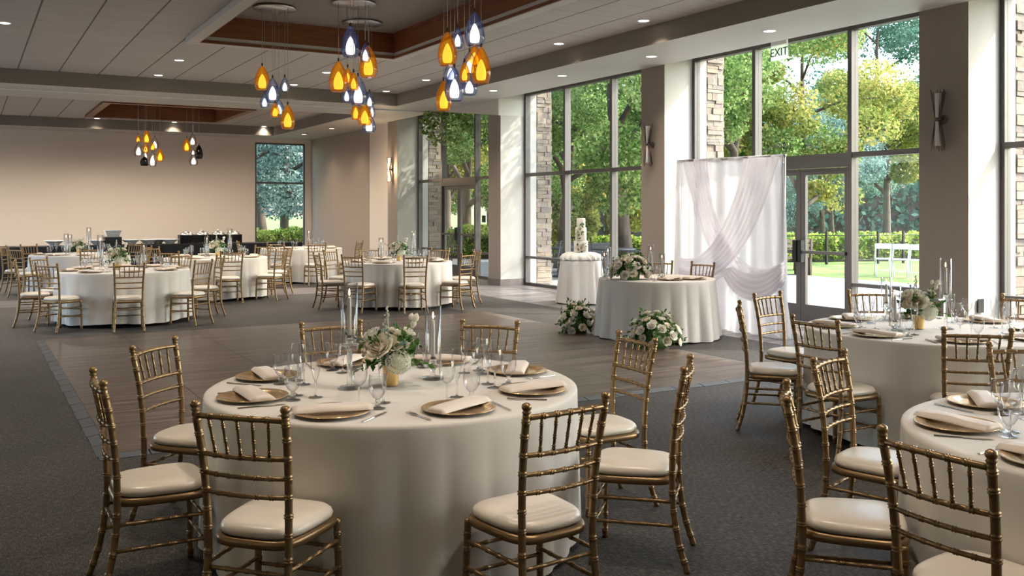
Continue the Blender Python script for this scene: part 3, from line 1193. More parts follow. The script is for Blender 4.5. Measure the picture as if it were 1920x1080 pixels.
# ------------------------------------------------------------------ ceiling lamps and added fill spots
DL = [  # px, py, ceiling height, label
    (8, 43, ZC, 'round recessed downlight in the tiled ceiling at the far left edge'),
    (336, 113, ZC, 'round recessed downlight left of the first pendant cluster'),
    (297, 141, ZC, 'round recessed downlight nearest the cross beam on the left'),
    (551, 159, ZC, 'round recessed downlight just behind the first pendant cluster'),
    (612, 136, ZC, 'round recessed downlight between the first two pendant clusters'),
    (724, 171, ZC, 'round recessed downlight in the far right corner of the front tiled ceiling'),
    (799, 150, ZC, 'round recessed downlight left of the third pendant cluster'),
    (1048, 82, ZC, 'round recessed downlight by the dark fascia right of the third pendant cluster'),
    (1207, 39, ZC, 'round recessed downlight of the tiled ceiling nearest the top edge'),
    (925, 170, ZS, 'soffit downlight above the second column'),
    (1054, 142, ZS, 'soffit downlight above the middle window bay'),
    (1221, 106, ZS, 'soffit downlight above the column with the dark sconce'),
    (1443, 58, ZS, 'soffit downlight above the wide right window bay'),
    (182, 222, ZC, 'small downlight left of the far coffer'),
    (327, 229, ZC, 'small downlight behind the far coffer'),
    (495, 237, ZC, 'small downlight right of the far coffer'),
    (570, 252, ZS, 'small soffit downlight above the tall back window'),
    (622, 241, ZS, 'small soffit downlight over the dark side wall'),
]


def spot(loc, w, size=2.05, col=(1, 0.86, 0.70)):
    d = bpy.data.lights.new('lamp_or_fill_light', 'SPOT')
    d.energy = w
    d.spot_size = size
    d.spot_blend = 0.9
    d.shadow_soft_size = 0.07
    d.color = col
    o = bpy.data.objects.new('lamp_or_fill_light', d)
    COL.objects.link(o)
    o.location = loc
    return o


def downlight(i, loc, label):
    t = thing('downlight', loc, label, 'ceiling light')
    MB().lathe([(.075, -.001), (.095, -.008), (.1, -.001)], 28).build('trim_ring', 'white', t)
    MB().lathe([(0, -.003), (.075, -.003)], 28).build('lamp_lens', 'lamp_on', t)


for i, (px, py, z, lb) in enumerate(DL):
    p = on_z(px, py, z)
    downlight(i, (p.x, p.y, z), lb)
    if i in (13, 14, 15):
        spot((p.x, p.y, z - 0.03), SPOT_W * 0.6)
    elif i in (16, 17):
        spot((p.x, p.y, z - 0.03), SPOT_W * 0.5)
    else:
        spot((p.x, p.y, z - 0.03), SPOT_W * (2.3 if p.y > 19 else 1.0), 2.8 if p.y > 24 else 2.05)
# added fill spots with no fixtures, spread like more ceiling lamps
fill_spots = [(x, y, ZC) for x in (-0.6, 1.9, 7.6) for y in (5.5, 9.0, 12.5) if x > 5 or y > 8] + [(9.3, y, ZS) for y in (2.2, 5.2)] + [(2.5, 3.4, ZC), (2.5, 6.3, ZC), (0.1, 4.7, ZC), (2.4, 1.2, ZC), (7.5, 2.2, ZC), (7.5, 0.3, ZC)] + \
      [(x, y, ZC) for x in (-3, -.5, 1.8, 4.9, 7.6) for y in (16.5, 24.5, 28.3) if y > 17 or x < 5]
for i, p in enumerate(fill_spots):
    spot((p[0], p[1], p[2] - 0.03), SPOT_W * (3.0 if p[1] > 20 else (2.2 if p[1] > 16 else (1.25 if p[1] < 8 else 1.0))), 2.8 if p[1] > 20 else 2.05)

# ------------------------------------------------------------------ pendant clusters
TEAR = [(0.012, 1.0), (0.07, .97), (0.17, .90), (0.28, .79), (0.38, .65), (0.455, .49), (0.49, .35), (0.495, .25), (0.46, .14), (0.40, .05), (0.36, 0.0)]
CORE = [(0.0, .66), (0.05, .635), (.13, .55), (.20, .44), (.245, .32), (.25, .21), (.22, .11), (.18, .09), (0, .09)]


def pendant(cluster, org, px, ytop, ybot, wid, kind, d, ztop, core=None):
    h = (ybot - ytop) * d / F_PX
    w = wid * d / F_PX
    p = at_depth(px, ybot, d) - Vector(org)
    sh = {'a': 'shade_amber', 'b': 'shade_blue', 'c': 'shade_clear', 'k': 'shade_black'}[kind]
    g = MB().lathe([(r * w, z * h) for r, z in TEAR], 28)
    g.lathe([(0.0, 0.002 * h), (0.36 * w, 0.0)], 28)
    s_ = g.build('glass_shade', sh, cluster)
    s_.location = p
    if kind != 'k':
        c = MB().lathe([(r * w, z * h) for r, z in CORE], 20).build('glowing_core', 'core_yellow' if kind == 'a' else 'core_white', s_)
    MB().lathe([(.012, h * .985), (.014, h + .03), (.004, h + .045)], 10).build('cap', 'dark_bronze', s_)
    z1 = ztop - org[2]
    MB().tube([(p.x, p.y, p.z + h + .03), (p.x, p.y, z1)], 0.0035, 5).build('cord', 'cord', cluster)


def cluster(loc, label, items, d, r=0.32, glow=14):
    t = thing('pendant_light', loc, label, 'pendant light', 0, 'glass teardrop pendant clusters')
    MB().lathe([(0, 0), (r - .02, 0), (r, -.01), (r, -.03), (r - .01, -.036), (0, -.036)], 40).build('canopy', 'steel', t)
    for (px, a, b, w, k, dd) in items:
        pendant(t, loc, px, a, b, w, k, d + dd, loc[2] - .03)
    return t


ZT = 4.675


def ctr(px, py):
    p = on_z(px, py, ZT)
    return (p.x, p.y, ZT)


cluster(ctr(515, 14), 'leftmost front pendant cluster of seven amber and blue glass teardrops', [
    (491.6, 123, 169, 29, 'a', -.1), (511, 146, 191, 28, 'b', -.15), (534, 145, 172.5, 17, 'b', .1), (496, 175, 202, 17, 'b', .15),
    (523, 186, 216, 20, 'b', .1), (515.5, 193, 220, 17.5, 'a', -.1), (539.5, 196, 242, 28, 'a', -.1)], 14.09)
cluster(ctr(664, 5), 'middle pendant cluster with large blue and amber teardrops, nearer canopy', [
    (657, 48, 107, 35, 'b', -.2), (634.5, 114, 172, 36, 'a', -.1), (690.5, 85, 145.5, 35, 'a', .1), (685, 81, 116.5, 20, 'b', -.15),
    (663, 135, 169, 19.5, 'a', -.25), (671.6, 142, 197.7, 34, 'b', 0), (652, 126, 157, 17, 'a', .15), (650, 160, 192, 17, 'b', .1)], 13.7)
cluster(ctr(680, 42), 'pendant cluster hanging low behind the middle one, with a crackled amber teardrop', [
    (684, 193, 235, 28, 'a', -.15), (667, 189, 225, 18, 'a', .05), (693, 172.5, 201, 17, 'b', 0), (692, 213, 249, 25, 'b', .15), (697, 192, 221, 13, 'b', .2)], 15.1)
pc3 = at_depth(866, 393, 11.4)
cluster((pc3.x, pc3.y, ZT), 'right pendant cluster of eleven glass teardrops, canopy out of frame', [
    (838.8, 59, 123, 37, 'a', 0), (858, 51, 90, 22, 'b', .1), (890, 22, 85.6, 38, 'b', -.1), (902, 87.5, 156, 38, 'a', -.15),
    (889.5, 85, 124, 31, 'a', .15), (880.6, 97, 140, 30, 'b', .1), (871, 116.5, 153.6, 20.5, 'a', -.25), (852, 126, 189, 37, 'b', -.15),
    (880, 138, 178, 31, 'b', .12), (832, 151, 208, 31, 'a', .1), (845, 114, 152, 25, 'b', .2)], 11.4)
p = at_depth(280, 393, 24.6)
cluster((p.x, p.y, ZT), 'far left pendant cluster with amber, clear and black teardrops', [
    (259, 252.7, 267, 10, 'a', 0), (274.7, 243, 268.7, 16, 'a', 0), (259.7, 267, 293, 16.5, 'c', -.1), (290, 257, 280, 15, 'c', .1), (273, 268, 287, 12, 'a', .15),
    (285.7, 267, 282, 10, 'a', -.1), (272.7, 281, 298, 10, 'c', .05), (270.7, 293, 311, 16, 'k', -.1), (285.7, 282, 312.7, 16, 'c', 0), (300, 278, 303, 15, 'a', 0)], 24.6, .3)
p = at_depth(363, 393, 25.4)
cluster((p.x, p.y, ZT), 'far right pendant cluster of five teardrops below the far coffer', [
    (350, 259, 284, 15, 'a', 0), (361, 251, 273, 15, 'c', .1), (362, 278, 291, 9, 'c', -.1), (373, 271, 298, 15, 'k', 0), (363, 288, 310, 16, 'c', .1)], 25.4, .3)

# ------------------------------------------------------------------ wall sconces


def sconce(loc, label, lit=False):
    """two flared bundles of metal reeds round an opal tube, on the -X face of a column"""
    t = thing('wall_sconce', loc, label, 'wall light')
    rnd = random.Random(3)
    MB().lathe([(0, 0), (.055, 0), (.055, .02), (0, .02)], 20).build('back_plate', 'dark_bronze', t).rotation_euler = (0, -PI / 2, 0)
    MB().tube([(-.01, 0, 0), (-.10, 0, 0)], .014, 8).build('arm', 'dark_bronze', t)
    for sg in (1, -1):
        mb = MB()
        for i in range(26):
            a = PI * 2 * i / 26
            r0, r1 = .03, .078 + rnd.uniform(-.006, .006)
            L_ = .34 + rnd.uniform(-.05, .03)
            if abs(((a + PI) % (2 * PI)) - PI) > 2.2:
                continue
            mb.tube([(-.10 + r0 * math.cos(a), r0 * math.sin(a), 0), (-.10 + r1 * math.cos(a), r1 * math.sin(a), sg * L_)], [.005, .0035], 5)
        mb.build('metal_reeds', 'dark_bronze', t)
        g = MB().lathe([(0, 0), (.028, .01), (.038, .28), (.036, .31), (0, .31)], 16, (-.10, 0, 0))
        if sg < 0:
            g.v = [(x, y, -z) for x, y, z in g.v]
            g.f = [f[::-1] for f in g.f]
        g.build('opal_tube', 'sconce_glow' if lit else 'sconce_core', t)
    MB().lathe([(.034, -.02), (.038, 0), (.034, .02)], 16, (-.10, 0, 0)).build('collar', 'dark_bronze', t)


sconce((XC - .002, 12.56, 2.74), 'dark metal reed sconce on the column left of the drape')
sconce((XC - .002, 7.1, 2.71), 'largest reed sconce on the right column with pale fluted tube')
sconce((XC - .002, 23.75, 2.73), 'glowing sconce on the farthest column beside the dark wall', True)
sp = bpy.data.lights.new('lamp_or_fill_light', 'POINT')
sp.energy = 25
sp.color = (1, .7, .42)
sp.shadow_soft_size = .05
so = bpy.data.objects.new('lamp_or_fill_light', sp)
COL.objects.link(so)
so.location = (XC - .22, 23.75, 2.73)

# EXIT sign hanging in front of the right bay glass
ex = at_depth(1463, 93, 11.9)
es = thing('exit_sign', (10.3, 9.99, 3.94), 'clear edge-lit EXIT sign hanging from the soffit above the glass doors', 'sign')
MB().box(-.004, .004, -.17, .17, -.10, .12).build('acrylic_panel', 'acrylic', es)
MB().box(-.02, .02, -.15, .15, .12, .28).build('housing', 'white', es)
fc_ = bpy.data.curves.new('letters', 'FONT')
fc_.body = 'EXIT'
fc_.size = 0.17
fc_.align_x = 'CENTER'
fc_.align_y = 'CENTER'
fc_.extrude = .003
fc_.materials.append(M['exit_letters'])
ft_ = bpy.data.objects.new('letter_shape', fc_)
COL.objects.link(ft_)
bpy.context.view_layer.update()
me_ = bpy.data.meshes.new_from_object(ft_)
bpy.data.objects.remove(ft_)
fo = link('exit_lettering', me_, es)
fo.location = (-.012, 0, 0.01)
fo.rotation_euler = (PI / 2, 0, -PI / 2)

# ------------------------------------------------------------------ chiavari chairs


def ringed(pts, r, rings, ring_r=1.32, n=8, seg=None):
    """resample a path finely and swell it at the given fractions like bamboo joints"""
    P = [Vector(p) for p in pts]
    L_ = [0]
    for a, b in zip(P, P[1:]):
        L_.append(L_[-1] + (b - a).length)
    T = L_[-1]

    def at(t):
        s = t * T
        for i in range(len(P) - 1):
            if s <= L_[i + 1] + 1e-9:
                return P[i].lerp(P[i + 1], (s - L_[i]) / max(1e-9, L_[i + 1] - L_[i]))
        return P[-1]
    ts = sorted(set([0.0, 1.0] + [i / (len(P) * 2) for i in range(len(P) * 2)]))
    prof = [(t, 1.0) for t in ts]
    w = 0.007 / T
    for q in rings:
        prof = [x for x in prof if abs(x[0] - q) > w * 1.4 or x[0] in (0, 1)]
        prof += [(q - w * 1.2, 1.0), (q - w * .75, ring_r), (q - w * .2, 1.02), (q + w * .2, 1.02), (q + w * .75, ring_r), (q + w * 1.2, 1.0)]
    prof = sorted(x for x in prof if 0 <= x[0] <= 1)
    return MB().tube([at(t) for t, _ in prof], [r * k for _, k in prof], n)


def smooth_path(pts, n=8):
    """Catmull-Rom through points"""
    P = [Vector(p) for p in pts]
    P = [P[0] * 2 - P[1]] + P + [P[-1] * 2 - P[-2]]
    out = []
    for i in range(1, len(P) - 2):
        for k in range(n):
            t = k / n
            a, b, c, d = P[i - 1:i + 3]
            out.append(0.5 * ((2 * b) + (c - a) * t + (2 * a - 5 * b + 4 * c - d) * t * t + (3 * b - a - 3 * c + d) * t ** 3))
    out.append(P[-2])
    return out


def cushion_mesh():
    mb = MB()
    n = 40
    layers = [(0.93, 0.0), (1.0, .010), (1.02, .022), (0.99, .036), (.93, .046), (.80, .052), (.55, .056), (.25, .058), (0.0, .059)]
    vs = []
    for s_, z in layers:
        for i in range(n):
            a = 2 * PI * i / n
            c, s = math.cos(a), math.sin(a)
            e = 2 / 3.6
            x = math.copysign(abs(c) ** e, c)
            y = math.copysign(abs(s) ** e, s)
            hw = lerp(.168, .198, (y + 1) / 2)
            vs.append((x * hw * s_, y * .190 * s_ + .005, .415 + z))
    fs = [(k * n + i, k * n + (i + 1) % n, (k + 1) * n + (i + 1) % n, (k + 1) * n + i) for k in range(len(layers) - 1) for i in range(n)]
    fs.append(tuple(range(n))[::-1])
    return mb.add(vs, fs, True)


def make_chair():
    t = thing('banquet_chair', (0, 0, 0), 'x', 'chair')
    G = 'chair_gold'
    cushion_mesh().build('seat_cushion', 'cushion', t)
    # seat frame: rounded trapezoid rail
    mb = MB()
    n = 40
    vs = []
    for (s_, z) in ((.90, .382), (1.0, .384), (1.02, .40), (1.0, .416), (.90, .417)):
        for i in range(n):
            a = 2 * PI * i / n
            c, s = math.cos(a), math.sin(a)
            e = 2 / 4.4
            x = math.copysign(abs(c) ** e, c)
            y = math.copysign(abs(s) ** e, s)
            hw = lerp(.172, .204, (y + 1) / 2)
            vs.append((x * hw * s_, y * .197 * s_ + .003, z))
    fs = [(k * n + i, k * n + (i + 1) % n, (k + 1) * n + (i + 1) % n, (k + 1) * n + i) for k in range(4) for i in range(n)]
    fs.append(tuple(range(n))[::-1])
    fs.append(tuple(4 * n + i for i in range(n)))
    mb.add(vs, fs, True)
    mb.build('seat_frame', G, t)
    for sx in (-1, 1):
        path = smooth_path([(sx * .190, -.262, 0), (sx * .181, -.222, .13), (sx * .173, -.197, .28), (sx * .171, -.190, .42),
                            (sx * .176, -.198, .60), (sx * .183, -.218, .76), (sx * .190, -.246, .90)], 6)
        m = ringed(path, .0150, [.06, .13, .22, .31, .40, .50, .58, .66, .74, .82, .90, .965], 1.28)
        e = path[-1]
        m.lathe([(.0150, 0), (.018, .004), (.013, .010), (.017, .016), (.0195, .024), (.017, .033), (.008, .039), (0, .040)], 10, tuple(e))
        m.build('back_post', G, t)
        ringed(smooth_path([(sx * .188, .178, 0), (sx * .185, .176, .2), (sx * .180, .172, .40)], 6), .0150, [.1, .3, .5, .7, .85], 1.25).build('leg', G, t)

    def yb(z):
        if z >= .76:
            return lerp(-.218, -.246, (z - .76) / .14)
        if z >= .60:
            return lerp(-.198, -.218, (z - .60) / .16)
        return lerp(-.190, -.198, (z - .42) / .18)

    def xb(z):
        return lerp(.171, .190, (z - .42) / .48)

    def rail(z, r, name, bow=.022):
        y = yb(z)
        x = xb(z) - .008
        pts = [(x * u, y - bow * (1 - u * u), z + (.004 * (1 - u * u) if name == 'top_rail' else 0)) for u in [-1 + i / 6 for i in range(13)]]
        ringed(pts, r, [.17, .335, .5, .665, .83], 1.3).build(name, G, t)
        return pts
    rail(.882, .0112, 'top_rail')
    rail(.735, .0100, 'back_rail')
    rail(.660, .0090, 'back_rail')
    rail(.588, .0090, 'back_rail')
    for i in range(5):
        u = (-2 + i) / 3.0
        za, zb_ = .740, .878
        pa = Vector((xb(.735) * u * .93, yb(.735) - .022 * (1 - u * u), za))
        pb = Vector((xb(.882) * u, yb(.882) - .022 * (1 - u * u), zb_))
        ringed([pa, pa.lerp(pb, .33), pa.lerp(pb, .66), pb], .0062, [.12, .42, .80], 1.45, 7).build('spindle', G, t)
    for sx in (-1, 1):
        for z in (.315, .205):
            yr = -.197 - (.28 - z) * .1 if z < .28 else -.195
            ringed([(sx * .174, yr, z), (sx * .180, 0, z), (sx * .185, .175, z)], .0085, [.2, .4, .6, .8], 1.3).build('stretcher', G, t)
    ringed([(-.183, .176, .285), (0, .176, .285), (.183, .176, .285)], .0085, [.25, .5, .75], 1.3).build('stretcher', G, t)
    ringed([(-.183, .176, .180), (0, .176, .180), (.183, .176, .180)], .0085, [.25, .5, .75], 1.3).build('stretcher', G, t)
    ringed([(-.172, -.194, .300), (0, -.194, .300), (.172, -.194, .300)], .0085, [.25, .5, .75], 1.3).build('stretcher', G, t)
    return t


chair0 = make_chair()
chair_used = [False]
TBL = {'T1': (1.886, 4.454), 'R1': (6.263, 4.522), 'R2': (4.024, 1.924), 'T3': (2.02, 15.0), 'T4': (4.05, 18.1),
       'T5': (6.73, 21.4), 'T6': (6.46, 15.1), 'T7': (1.97, 20.7)}
PHR = {'T1': 'the nearest table', 'R1': 'the table by the right door', 'R2': 'the table in the bottom right corner',
       'T3': 'the front table at far left', 'T4': 'the table before the black buffet', 'T5': 'the table under the back window',
       'T6': 'the table before the left doors', 'T7': 'the rearmost left table'}
POS = {'T1': 'nearest the camera', 'R1': 'by the right glass door', 'R2': 'in the bottom right corner', 'T3': 'front one at far left', 'T4': 'before the black buffet',
       'T5': 'under the tall back window', 'T6': 'before the left patio doors', 'T7': 'rearmost on the left', 'SW': 'the smaller one before the drape'}
SEC = ['back', 'back left', 'left', 'front left', 'front', 'front right', 'right', 'back right']


def sector(ang_deg):
    """side of the table as seen in the photo: world angle -> word"""
    k = round((round(ang_deg / 45) * 45 - 60) / 45 - 0.001)
    return SEC[k % 8]


def put_chair(tb, ang, r, yaw=0.0, extra=None):
    cx, cy = TBL[tb]
    r = max(r, 1.145 if tb in ('T1', 'R1', 'R2') else 1.185)
    a = math.radians(ang)
    x, y = cx + r * math.cos(a), cy + r * math.sin(a)
    rz = a + PI / 2 + math.radians(yaw)   # local +Y points at the table centre
    lb = 'gold bamboo-style chair at the %s side of %s' % (sector(ang), PHR[tb])
    place(chair0, not chair_used[0], (x, y, 0), rz, lb, 'gold banquet chairs with ivory seats')
    chair_used[0] = True


CH = {
    'T1': [(180, 1.09), (136, 1.12), (-137, 1.12), (-87, 1.22, 2), (-43, 1.22, -2), (-5, 1.20), (84, 1.08), (41, 1.12)],
    'R1': [(144, 1.18, -8), (100, 1.22), (185, 1.11, -4), (-135, 1.08, 4), (58, 1.1), (6, 1.15), (-85, 1.15)],
    'R2': [(101, 1.14, 8), (148, 1.18, -14), (181, 1.15), (50, 1.12)],
    'T7': [(161, 1.12), (-146, 1.0), (125, 1.25), (-39, 1.1), (35, 1.1), (-88, 1.22)],
    'T3': [(176, 1.12), (-140, 1.1), (-95, 1.12), (-50, 1.1), (4, 1.12), (139, 1.08), (45, 1.15)],
    'T4': [(-92, 1.13), (-49, 1.15), (7, 1.2), (38, 1.05), (-135, 1.2), (132, 1.1)],
    'T5': [(-95, 1.3), (-42, 1.05), (172, 1.1), (-129, 1.25)],
    'T6': [(176, 1.12), (124, 1.2), (-144, 1.1), (-102, 1.14), (-60, 1.14), (-10, 1.15), (34, 1.12), (89, 1.05)],
}
for tb, L_ in CH.items():
    for e in L_:
        put_chair(tb, *e)

# ------------------------------------------------------------------ tables, cloths
HT = 0.76


def cloth_mesh(R, H, hem, seed, nf=26, flare=0.07, amp=0.04, puddle=0.0, base=None):
    rnd = random.Random(seed)
    n = 240
    mb = MB()
    ph = [rnd.uniform(0, 2 * PI) for _ in range(5)]
    fr = [nf, nf // 2, int(nf * .74), 5, 3]
    vs = []

    def fold(a):
        s = 0
        s += .55 * (abs(math.sin(fr[0] * a / 2 + ph[0] + .7 * math.sin(3 * a + ph[3]))) ** .8 * 2 - 1)
        s += .35 * math.sin(fr[1] * a + ph[1] + math.sin(2 * a + ph[4]))
        s += .25 * math.sin(fr[2] * a + ph[2])
        return s
    rows = [(0, H, 0, 0), (.5, H, 0, 0), (.97, H, 0, 0), (1.0, H - .001, 0, 0)]
    nz = 16
    vs.append((0, 0, H))
    rings = [(R * .5, H, 0), (R * .965, H, 0), (R * .99, H - .001, 0), (R, H - .007, 0), (R + .003, H - .018, 0)]
    for i in range(1, nz + 1):
        t = i / nz
        z = lerp(H - .018, hem, t)
        rings.append((R + .003 + flare * t ** 1.1, z, amp * t ** .75))
    if puddle:
        rings.append((R + flare + .05, hem - .0, amp))
    for r, z, am in rings:
        for i in range(n):
            a = 2 * PI * i / n
            f = fold(a)
            rr = r + am * f
            zz = z + (.012 * math.sin(5 * a + ph[3]) if am > amp * .95 and z < .2 and not puddle else 0)
            vs.append((rr * math.cos(a), rr * math.sin(a), zz))
    fs = [(0, 1 + i, 1 + (i + 1) % n) for i in range(n)]
    for k in range(len(rings) - 1):
        for i in range(n):
            j = (i + 1) % n
            o = 1 + k * n
            fs.append((o + i, o + n + i, o + n + j, o + j))
    return mb.add(vs, fs, True)


tdone = {}


def round_table(tb, c, R, phrase, group, hem, seed, mat='linen', H=HT, nf=26, flare=0.05, amp=0.032):
    t = thing('round_table', (c[0], c[1], 0), 'round banquet table hidden under its cream cloth, %s' % POS[tb], 'table', 0, group)
    MB().lathe([(0, H - .035), (R - .02, H - .035), (R - .015, H - .02), (R - .02, H - .006), (0, H - .006)], 48).build('tabletop', 'bark', t)
    for k in range(4):
        a = PI / 4 + k * PI / 2
        x, y = (R * .62) * math.cos(a), (R * .62) * math.sin(a)
        MB().tube([(x, y, 0), (x, y, H - .035)], .014, 8).build('leg', 'black_metal', t)
    cl = cloth_mesh(R, H, hem, seed, nf, flare, amp).build('tablecloth', mat)
    cl.location = (c[0], c[1], 0)
    tag(cl, 'floor-length cream tablecloth on the round table %s' % POS[tb], 'tablecloth', 'cream tablecloths')
    return cl


for i, tb in enumerate(TBL):
    round_table(tb, TBL[tb], .925, PHR[tb], 'round banquet tables', .05 if tb in ('T3', 'T6', 'T4') else .03, 100 + i, amp=.024 if tb in ('T1', 'R1', 'R2') else .034, flare=.004 if tb in ('T1', 'R1', 'R2') else .018)
SW = (7.79, 9.7)
round_table('SW', SW, .75, 'the sweetheart table before the drape', 'round banquet tables', .02, 77, nf=20, flare=.06, amp=.04)

# ------------------------------------------------------------------ table ware


def charger():
    t = thing('charger_plate', (0, 0, 0), 'x', 'plate')
    MB().lathe([(0, .002), (.10, .002), (.112, .005), (.120, .010), (.160, .013), (.166, .0155), (.163, .0175), (.156, .0165), (.122, .0135), (.112, .008), (.100, .006), (0, .006)], 48).build('plate_body', 'charger', t)
    return t


def napkin_mesh():
    mb = MB()
    nx, ny = 14, 6
    rnd = random.Random(5)
    W, D = .335, .115
    vs = []
    for side in (0, 1):
        for j in range(ny + 1):
            for i in range(nx + 1):
                u, v = i / nx, j / ny
                x = (u - .5) * W * (1 + .05 * (v - .5))
                y = (v - .5) * D * (1 - .12 * u)
                e = min(1, 6 * min(v, 1 - v)) ** .5
                zt = .004 + .020 * e * (1 - .3 * abs(u - .5) * 2) + .002 * math.sin(9 * u + 3 * v)
                drop = 0.0
                z = (zt + drop) if side else drop
                vs.append((x, y, z))
    N = (nx + 1) * (ny + 1)
    fs = []
    for j in range(ny):
        for i in range(nx):
            a = j * (nx + 1) + i
            fs.append((N + a, N + a + 1, N + a + nx + 2, N + a + nx + 1))
            fs.append((a, a + nx + 1, a + nx + 2, a + 1))
    for i in range(nx):
        fs.append((i, i + 1, N + i + 1, N + i))
        a = ny * (nx + 1) + i
        fs.append((a + 1, a, N + a, N + a + 1))
    for j in range(ny):
        a = j * (nx + 1)
        fs.append((a + nx + 1, a, N + a, N + a + nx + 1))
        a = j * (nx + 1) + nx
        fs.append((a, a + nx + 1, N + a + nx + 1, N + a))
    mb.add(vs, fs, True)
    # upper fold lying across the first
    return mb


GL = {
    'wine_glass': dict(foot=.037, h0=.085, prof=[(.004, .086), (.016, .092), (.030, .108), (.037, .130), (.0385, .150), (.036, .172), (.032, .192)], stem=.0042),
    'champagne_flute': dict(foot=.034, h0=.075, prof=[(.004, .076), (.010, .088), (.017, .110), (.0225, .140), (.0245, .170), (.0245, .200), (.0225, .225)], stem=.0042),
    'water_goblet': dict(foot=.036, h0=.040, prof=[(.010, .042), (.022, .052), (.036, .075), (.0405, .100), (.0395, .125), (.037, .150)], stem=.0105),
}


def glass_proto(kind, parts=True):
    g = GL[kind]
    bowl = MB().lathe(g['prof'], 24)
    r_, z_ = g['prof'][-1]
    rim = MB()
    bowl.lathe([(r_ + .0012, z_ - .001), (r_ + .0012, z_ + .001), (r_ - .0012, z_ + .001), (r_ - .0012, z_ - .001)], 24)
    stem = MB().lathe([(g['stem'] * 1.8, .006), (g['stem'], .016), (g['stem'] * .9, g['h0'] * .55), (g['stem'] * 1.5 if kind == 'water_goblet' else g['stem'], g['h0'] * .6),
                       (g['stem'], g['h0'] * .75), (max(g['stem'], .006), g['h0'] + .002)], 12)
    foot = MB().lathe([(0, .0005), (g['foot'], .0005), (g['foot'] + .001, .002), (g['foot'] * .8, .0035), (g['foot'] * .3, .005), (.004, .009)], 24)
    if parts:
        t = thing(kind, (0, 0, 0), 'x', 'glass')
        bowl.build('bowl', 'crystal', t)
        stem.build('stem', 'crystal_solid', t)
        foot.build('foot', 'crystal_solid', t)
        return t
    m = MB()
    for q in (bowl, stem, foot):
        m.add(q.v, q.f, True)
    o = m.build(kind, 'crystal')
    o['category'] = 'glass'
    return o


def cutlery(kind):
    t = thing(kind, (0, 0, 0), 'x', 'cutlery')
    h = MB()
    h.add([(-.006, -.10, .001), (.006, -.10, .001), (.004, .0, .001), (-.004, 0, .001), (-.005, -.10, .005), (.005, -.10, .005), (.003, 0, .004), (-.003, 0, .004)],
          [(0, 3, 2, 1), (4, 5, 6, 7), (0, 1, 5, 4), (1, 2, 6, 5), (2, 3, 7, 6), (3, 0, 4, 7)], False)
    h.build('handle', 'silver', t)
    b = MB()
    if kind == 'knife':
        b.add([(-.006, 0, .0015), (.007, 0, .0015), (.009, .07, .0015), (.002, .115, .0015), (-.005, .10, .0015), (-.006, 0, .0035), (.007, 0, .0025), (.009, .07, .0025), (.002, .115, .0025), (-.005, .10, .0035)],
              [(0, 4, 3, 2, 1), (5, 6, 7, 8, 9), (0, 1, 6, 5), (1, 2, 7, 6), (2, 3, 8, 7), (3, 4, 9, 8), (4, 0, 5, 9)], False)
        b.build('blade', 'silver', t)
    else:
        b.add([(-.004, 0, .001), (.004, 0, .001), (.012, .035, .002), (.012, .05, .003), (-.012, .05, .003), (-.012, .035, .002),
               (-.004, 0, .004), (.004, 0, .004), (.012, .035, .005), (.012, .05, .006), (-.012, .05, .006), (-.012, .035, .005)],
              [(0, 5, 4, 3, 2, 1), (6, 7, 8, 9, 10, 11), (0, 1, 7, 6), (1, 2, 8, 7), (2, 3, 9, 8), (3, 4, 10, 9), (4, 5, 11, 10), (5, 0, 6, 11)], False)
        for k in range(4):
            x = -.0105 + k * .007
            b.tube([(x, .049, .0045), (x, .07, .003), (x, .09, .0045)], [.0017, .0016, .0009], 5)
        b.build('tines', 'silver', t)
    return t


ch0, chf = charger(), [True]
nap_me = napkin_mesh().mesh('napkin', M['napkin'])
near_g = {k: glass_proto(k, True) for k in GL}
far_g = {k: glass_proto(k, False) for k in GL}
far_plate_me = ch0.children[0].data
kn, fk = cutlery('knife'), cutlery('fork')
first = {}


def pl_once(proto, key, loc, rz, label, group):
    f = not first.get(key)
    first[key] = True
    return place(proto, f, loc, rz, label, group)


def setting(tb, c, R, phrase, wang, side, near, napkin_yaw=0.0, glasses=True):
    a = math.radians(wang)
    u = Vector((math.cos(a), math.sin(a), 0))
    t_ = Vector((-u.y, u.x, 0))          # sitter's left-to-right seen from outside
    C = Vector((c[0], c[1], HT + .001))
    rp = R - .205
    P = C + u * rp
    where = 'at the %s of %s' % (side if side in ('front', 'back') else side + ' place', phrase)
    rz = a - PI / 2
    if near:
        pl_once(ch0, 'ch', P, rz, 'gold charger plate ' + where, 'gold charger plates')
    else:
        o = link('charger_plate', far_plate_me, None, P, rz)
        tag(o, 'round gold charger plate ' + where, 'plate', 'gold charger plates')
    n = link('napkin', nap_me, None, P + Vector((0, 0, .0185)), rz + napkin_yaw)
    tag(n, 'folded blush napkin ' + where, 'napkin', 'folded blush napkins')
    G = near_g if near else far_g
    rnd = random.Random(int(wang * 7 + c[0] * 100))
    base = C + u * (R - .43) - t_ * -.04
    for k, (du, dt) in (('wine_glass', (.03, .0)), ('champagne_flute', (-.045, .08)), ('water_goblet', (.07, .10))):
        q = base + u * (du + rnd.uniform(-.008, .008)) + t_ * (dt + rnd.uniform(-.008, .008))
        nm = {'wine_glass': 'clear wine glass ', 'champagne_flute': 'tall champagne flute ', 'water_goblet': 'short-stemmed water goblet '}[k]
        pl_once(G[k], (k, near), q, rnd.uniform(0, 6), nm + where, k.replace('_', ' ') + 's on the round tables')
    if near:
        fo_ = P - t_ * .205 + u * .02
        pl_once(fk, 'fk', fo_, rz + PI + .12, 'silver dinner fork ' + where, 'silver forks')
        ko = P + t_ * .205 + u * .02
        pl_once(kn, 'kn', ko, rz + PI - .1, 'silver dinner knife ' + where, 'silver knives')


